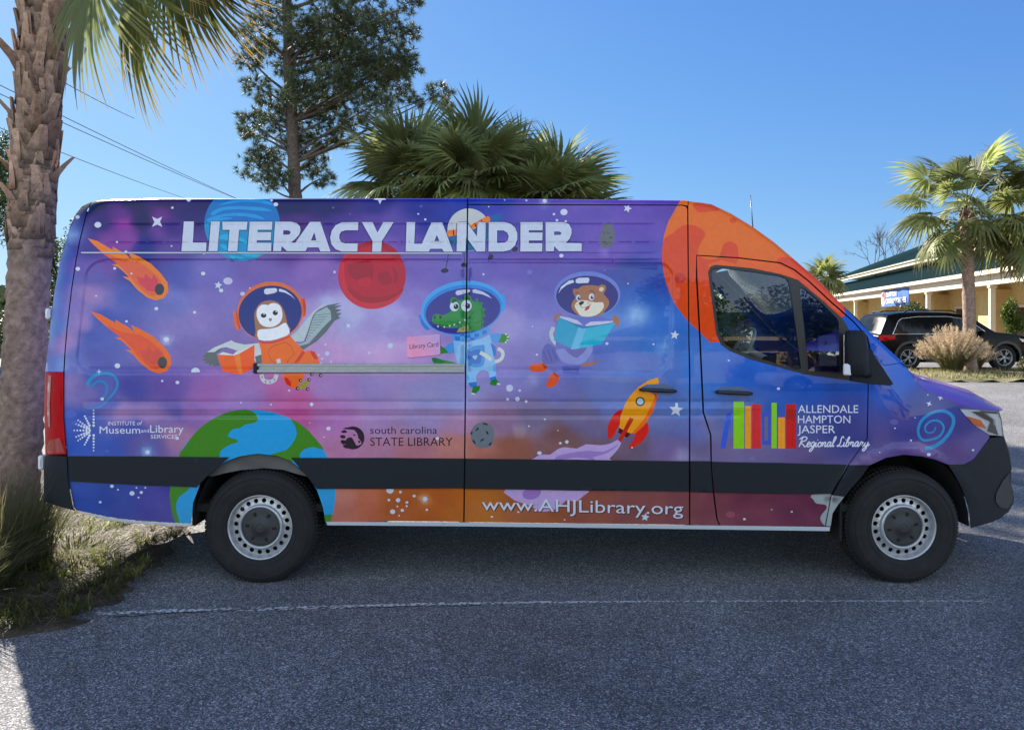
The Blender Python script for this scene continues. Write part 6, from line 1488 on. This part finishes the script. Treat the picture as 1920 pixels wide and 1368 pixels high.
# banner hung from the porch beam
BN_ = empty("banner", tuple(BP_(18.3, -.2, 2.7)), "blue banner with a round red and white emblem hung from the porch beam", "banner")
b = MB(); b.grid([[BP_(u, -.16 + .03 * math.sin(u * 3) - .012 * (z == 0), 2.72 + z * 1.13) for u in np.linspace(21.5, 15.2, 24)] for z in (0, .5, 1)]); b.grid([[BP_(u, -.13 + .03 * math.sin(u * 3), 2.72 + z * 1.13) for u in np.linspace(15.2, 21.5, 24)] for z in (0, .5, 1)]); b.build("cloth", M['banner_blue'], BN_)
def disc(r, u, z, v, m, nm, sq=1.0):
    b = MB(); t = np.linspace(0, 2 * math.pi, 24, endpoint=False); b.add([BP_(u + r * math.cos(a), v, z + r * sq * math.sin(a)) for a in t], [tuple(range(24))]); b.build(nm, m, BN_, False)
disc(.50, 20.75, 3.29, -.21, M['banner_white'], "emblem"); disc(.40, 20.7, 3.34, -.216, M['banner_red'], "emblem"); disc(.22, 20.8, 3.2, -.222, M['banner_white'], "emblem")
def sign_text(nm, s, ua, ub, z0, h):
    cu = bpy.data.curves.new("type", 'FONT'); cu.body = s; cu.size = 1; cu.offset = .02; cu.resolution_u = 2
    ob = bpy.data.objects.new("type", cu); COL.objects.link(ob); dg = bpy.context.evaluated_depsgraph_get(); me = bpy.data.meshes.new_from_object(ob.evaluated_get(dg))
    co = np.array([v.co[:] for v in me.vertices]); F = [tuple(p.vertices) for p in me.polygons]; x0, x1 = co[:, 0].min(), co[:, 0].max()
    V = [BP_(ua + (ub - ua) * (p[0] - x0) / (x1 - x0), -.21, z0 + p[1] / .7 * h) for p in co]; bpy.data.objects.remove(ob); bpy.data.curves.remove(cu); mk(nm, V, F, M['banner_white'], BN_, False); bpy.data.meshes.remove(me)
sign_text("lettering", "BLUFFTON", 20.0, 17.6, 3.40, .30); sign_text("lettering", "CUSTOM PORCHES", 20.1, 15.5, 2.93, .34)

# ------------------------------------------------------------------ black car
M['carblack'] = mat("black_car_paint", (.004, .004, .005), rough=.25, spec=.05, coat=.12, coat_rough=.03)
M['carwhite'] = mat("silver_car_paint", (.45, .46, .48), rough=.28, coat=1, coat_rough=.04)
M['cladding'] = mat("grey_cladding", (.05, .05, .05), rough=.6)
M['carglass'] = mat("dark_car_glass", (.008, .009, .011), rough=.05, spec=.3)
def car(loc, rz, paint, lbl, cat="car"):
    T = empty("parked_car", loc, lbl, cat, None, rz); Lc, W = 4.82, 1.92
    # local x forward from the rear bumper, y across, z up; the near flank is y = 0
    prof = [(.10, .36), (.02, .55), (.0, .80), (.05, 1.02), (.12, 1.10), (.34, 1.56), (.42, 1.66), (.75, 1.725), (1.5, 1.76), (2.2, 1.74), (2.65, 1.68), (3.0, 1.55), (3.5, 1.20), (3.62, 1.14), (4.2, 1.08), (4.6, 1.0), (4.76, .88), (4.82, .62), (4.78, .40), (4.6, .27)]
    XW = (.98, 3.90); out = [(4.32, .27)]
    def arc(xc): return [(xc + .43 * math.cos(a), .38 + .44 * math.sin(a)) for a in np.linspace(-.2, math.pi + .2, 14)]
    low = [(4.6, .27)] + arc(XW[1]) + [(3.3, .27), (1.6, .27)] + arc(XW[0]) + [(.30, .34)]
    outline = np.array(prof[:-1] + low)
    def ins(x, z):
        d = .03 * np.clip((.55 - z) / .3, 0, 1) + .20 * np.clip((z - 1.02) / .7, 0, 1) ** 1.15 + .02 * np.clip((z - .75) / .3, 0, 1)
        d = d + .16 * np.clip((x - 4.1) / .72, 0, 1) ** 2 + .10 * np.clip((.5 - x) / .5, 0, 1) ** 2; return d
    def S3(x, z, off=0, far=False): y = ins(x, z) - off; return np.stack([x, (W - y) if far else y, z + 0 * x], -1)
    def flank(nm, ring, m, par, off=0, far=False, h=.12):
        r = densify_(ring, .09); x0, z0 = r.min(0); x1, z1 = r.max(0); gx, gz_ = np.meshgrid(np.arange(x0, x1, h), np.arange(z0, z1, h)); P = np.c_[gx.ravel(), gz_.ravel()] + RNG.normal(0, .002, (gx.size, 2)); P = P[inside_([r], P[:, 0], P[:, 1])]
        V, F = cdt([r], P); c = V[F].mean(1); F = F[inside_([r], c[:, 0], c[:, 1])]; return V, F
    def put(nm, ring, m, par, off=0, far=False):
        V, F = flank(nm, ring, m, par); W_ = S3(V[:, 0], V[:, 1], off, far)
        me_ = bpy.data.meshes.new(nm); me_.from_pydata(W_.tolist(), [], F.tolist()); me_.materials.append(m); me_.polygons.foreach_set("use_smooth", np.ones(len(me_.polygons), bool)); o = bpy.data.objects.new(nm, me_); COL.objects.link(o); o.parent = par; return o
    def loc_mesh(nm, b, mats, par, sm=True):
        o = mk(nm, np.vstack(b.v), b.f, mats, None, sm, b.m); o.parent = par; return o
    b = MB(); pr = densify_(prof, .12); pr = pr[:len(pr) - 0]
    prx = np.array(prof); s = np.linspace(0, len(prx) - 1, 120); px_ = np.interp(s, range(len(prx)), prx[:, 0]); pz_ = np.interp(s, range(len(prx)), prx[:, 1]); E = S3(px_, pz_); u = np.linspace(0, 1, 13); P = np.zeros((120, 13, 3))
    for j, t in enumerate(u):
        w = 1 - abs(2 * t - 1) ** 3; P[:, j, 0] = px_ + .10 * w * np.clip((px_ - 3.6) / 1, 0, 1) - .06 * w * (px_ < .5); P[:, j, 1] = E[:, 1] * (1 - t) + (W - E[:, 1]) * t; P[:, j, 2] = pz_ + .035 * w * (pz_ > .9)
    b.grid(P)
    for far in (False, True):
        V, F = flank("", outline, None, None); b.add(S3(V[:, 0], V[:, 1], 0, far), F)
    b.box((2.4, W / 2, .30), (4.2, W - .3, .12))
    body = loc_mesh("body", b, paint, T); shade_auto(body, 35)
    rw = np.array([(.45, 1.09), (.50, 1.16), (.68, 1.48), (.80, 1.56), (1.3, 1.615), (2.2, 1.62), (2.62, 1.56), (2.95, 1.42), (3.28, 1.17), (3.2, 1.10)])
    for far in (False, True):
        put("window", rw, M['carglass'], T, .004, far)
        o = densify_(rw, .1); c_ = o.mean(0)
        bb = MB(); ln = S3(o[:, 0], o[:, 1], .008, far); bb.tube(np.vstack([ln, ln[:1]]), .012, 5, False); loc_mesh("window_trim", bb, M['chrome'], T)
        for xc in XW:
            a = np.linspace(-.15, math.pi + .15, 20); bb = MB(); i_ = S3(xc + .42 * np.cos(a), .38 + .43 * np.sin(a), .012, far); o_ = S3(xc + .50 * np.cos(a), .38 + .51 * np.sin(a), .018, far); bb.grid([i_, o_]); loc_mesh("arch_trim", bb, M['cladding'], T)
        put("sill_trim", [(1.45, .27), (3.42, .27), (3.40, .44), (1.48, .44)], M['cladding'], T, .015, far)
        put("tail_lamp", [(.06, .98), (.10, 1.06), (.55, 1.06), (.50, .94), (.08, .88)], M['red'], T, .008, far)
        put("headlight", [(4.3, .96), (4.62, .92), (4.72, .82), (4.40, .86)], M['lampclear'], T, .008, far)
        for hx in (1.75, 2.75):
            bb = MB(); q = S3(np.array([hx]), np.array([1.0]), .02, far)[0]; bb.box(q, (.22, .03, .03), None, .008); loc_mesh("door_handle", bb, M['chrome'], T, False)
        bb = MB(); q = S3(np.array([3.12]), np.array([1.12]), .10, far)[0]; bb.box(q, (.12, .2, .15), None, .04); loc_mesh("mirror", bb, paint, T, False)
        bb = MB(); r_ = S3(np.linspace(.9, 2.5, 12), np.full(12, 1.68), -.02, far); r_[:, 2] = np.interp(np.linspace(.9, 2.5, 12), [.9, 1.05, 2.35, 2.5], [1.75, 1.80, 1.80, 1.74]); bb.tube(r_, .02, 6); loc_mesh("roof_rail", bb, M['black_plastic'], T)
    # rear glass and windscreen
    for nm, xa, za, xb, zb, e in (("rear_window", .15, 1.13, .355, 1.55, -.014), ("windscreen", 2.98, 1.58, 3.52, 1.20, .02)):
        bb = MB(); rows = []
        for t in np.linspace(0, 1, 5):
            x = xa + (xb - xa) * t; z = za + (zb - za) * t; y0 = ins(x, z) + .07; rows.append([(x + e - (.06 if e < 0 else 0) * (1 - abs(2 * k - 1) ** 3), y0 * (1 - k) + (W - y0) * k, z + .035 * (1 - abs(2 * k - 1) ** 3) + .012) for k in np.linspace(0, 1, 9)])
        bb.grid(rows); loc_mesh(nm, bb, M['carglass'], T)
    for i, (xc, yc, fl) in enumerate([(XW[0], .09, 0), (XW[1], .09, 0), (XW[0], W - .09, math.pi), (XW[1], W - .09, math.pi)]):
        w = bpy.data.objects.new("wheel", None); COL.objects.link(w); w.parent = T; w.location = (xc, yc, .385); w.rotation_euler = (0, .2 * i, fl)
        bb = MB(); bb.lathe_y((0, 0, 0), [(.245, .03), (.25, -.0), (.27, -.015), (.33, -.018), (.37, .0), (.385, .03), (.385, .2), (.36, .22), (.25, .22)], 40, False); loc_mesh("tyre", bb, M['tyre'], w)
        bb = MB(); bb.lathe_y((0, 0, 0), [(.25, .12), (.242, .01), (.25, -.006), (.235, -.008), (.228, .02), (.22, .12)], 40, False)
        for k in range(5):
            for dlt in (-.17, .17):
                a = 2 * math.pi * k / 5 + dlt; p0 = np.array([.05 * math.cos(a - dlt * .5), -.006, .05 * math.sin(a - dlt * .5)]); p1 = np.array([.238 * math.cos(a), .004, .238 * math.sin(a)]); bb.tube([p0, p1], [.016, .013], 6)
        bb.lathe_y((0, 0, 0), [(.06, .02), (.055, -.012), (.0, -.014)], 20, False); loc_mesh("rim", bb, M['steel'], w); bb = MB(); bb.lathe_y((0, 0, 0), [(.24, .06), (.0, .06)], 30, False); loc_mesh("brake_disc", bb, M['dark'], w)
    return T
c0 = px_at(1700, 600, 22.4); car((c0[0] - .98 + .02, 17.2, GZ), R(1.5), M['carblack'], "black sport utility car parked beyond the tan grass and slender palm")

# overhead wires on two timber poles
M['wire'] = mat("wire_black", (.02, .02, .022), rough=.6); M['timber'] = mat("pole_timber", (.16, .12, .09), rough=.9, noise=.3)
def wire(pa, pb, da, db, lbl, sag=.3, ext=(1.2, .6)):
    a, b_ = px_at(*pa, da), px_at(*pb, db); d = b_ - a; a2 = a - d * ext[0]; b2 = b_ + d * ext[1]; s = np.linspace(0, 1, 40)[:, None]
    p = a2 + (b2 - a2) * s; t0 = ext[0] / (1 + sum(ext)); t1 = (1 + ext[0]) / (1 + sum(ext)); p[:, 2] += sag * ((s[:, 0] - t0) * (s[:, 0] - t1)) * 4
    m = MB(); m.tube(p, .014, 5); tag(m.build("overhead_wire", M['wire']), lbl, "wire", "overhead wires")
    return b2
e1 = wire((120, 219), (425, 364), 24, 46, "upper of the paired overhead wires left of the pine", .3)
e2 = wire((120, 231), (432, 368), 24, 46, "lower of the paired overhead wires left of the pine", .3)
e3 = wire((108, 283), (335, 368), 26, 46, "single overhead wire crossing low between palm trunk and van roof", .3)
wire((0, 86), (126, 158), 16, 22, "high overhead wire passing behind the top of the thick palm trunk", .1, (.6, 2.2))
# ------------------------------------------------------------------ what stands behind the photographer, mirrored in the van's glass and paint
B2 = empty("shop_building", (15, -34, 0), "cream shop with a green hipped roof behind the photographer, mirrored in the cab window", "building")
b = MB(); b.box((16, -36, 1.8), (22, 10, 3.6)); b.build("wall", M['stucco'], B2, False)
b = MB(); q = [(4, -30, 3.6), (28, -30, 3.6), (28, -42, 3.6), (4, -42, 3.6), (9, -36, 6.4), (23, -36, 6.4)]; b.add(q, [(1, 0, 4, 5), (0, 3, 4), (3, 2, 5, 4), (2, 1, 5), (0, 1, 2, 3)]); b.build("roof", M['roof'], B2, False)
b = MB(); b.box((16, -30.02, 3.52), (24.2, .16, .3)); b.build("fascia", M['cream'], B2, False)
for x in (8, 12, 16, 20, 24):
    b = MB(); b.box((x, -30.98, 1.4), (1.5, .1, 2.1)); f = b.build("window", M['void'], B2, False); b = MB(); b.box((x, -30.95, 2.5), (1.8, .12, .12)); b.box((x, -30.95, .3), (1.8, .12, .12)); b.build("frame", M['cream'], f, False)
leafy("broadleaf_tree", 0, 0, 0, 2.8, 3.2, 6500, "broad leafy tree behind the photographer, mirrored in the cab window", "tree", 71, leaf=.22, wpos=(5.8, -22, 4.4))
leafy("broadleaf_tree", 0, 0, 0, 2.6, 2.4, 4200, "wide leafy tree behind the photographer, left of the mirrored shop", "tree", 72, leaf=.24, wpos=(-4, -31, 3.6))
leafy("broadleaf_tree", 0, 0, 0, 2.4, 2.8, 5200, "tall leafy tree added behind the photographer to darken the mirrored view", "tree", 74, leaf=.22, wpos=(11.6, -26, 4.6))  # added tree whose foliage darkens the reflection in the cab glass
leafy("shrub", 0, 0, 0, 1.1, .9, 2200, "round shrub behind the photographer in front of the mirrored shop", "shrub", 73, leaf=.14, wpos=(9.2, -24, 1.0), blobs=12)
car((13.5, -20, 0), R(180), M['carwhite'], "silver sport utility car behind the photographer, mirrored in the cab window")
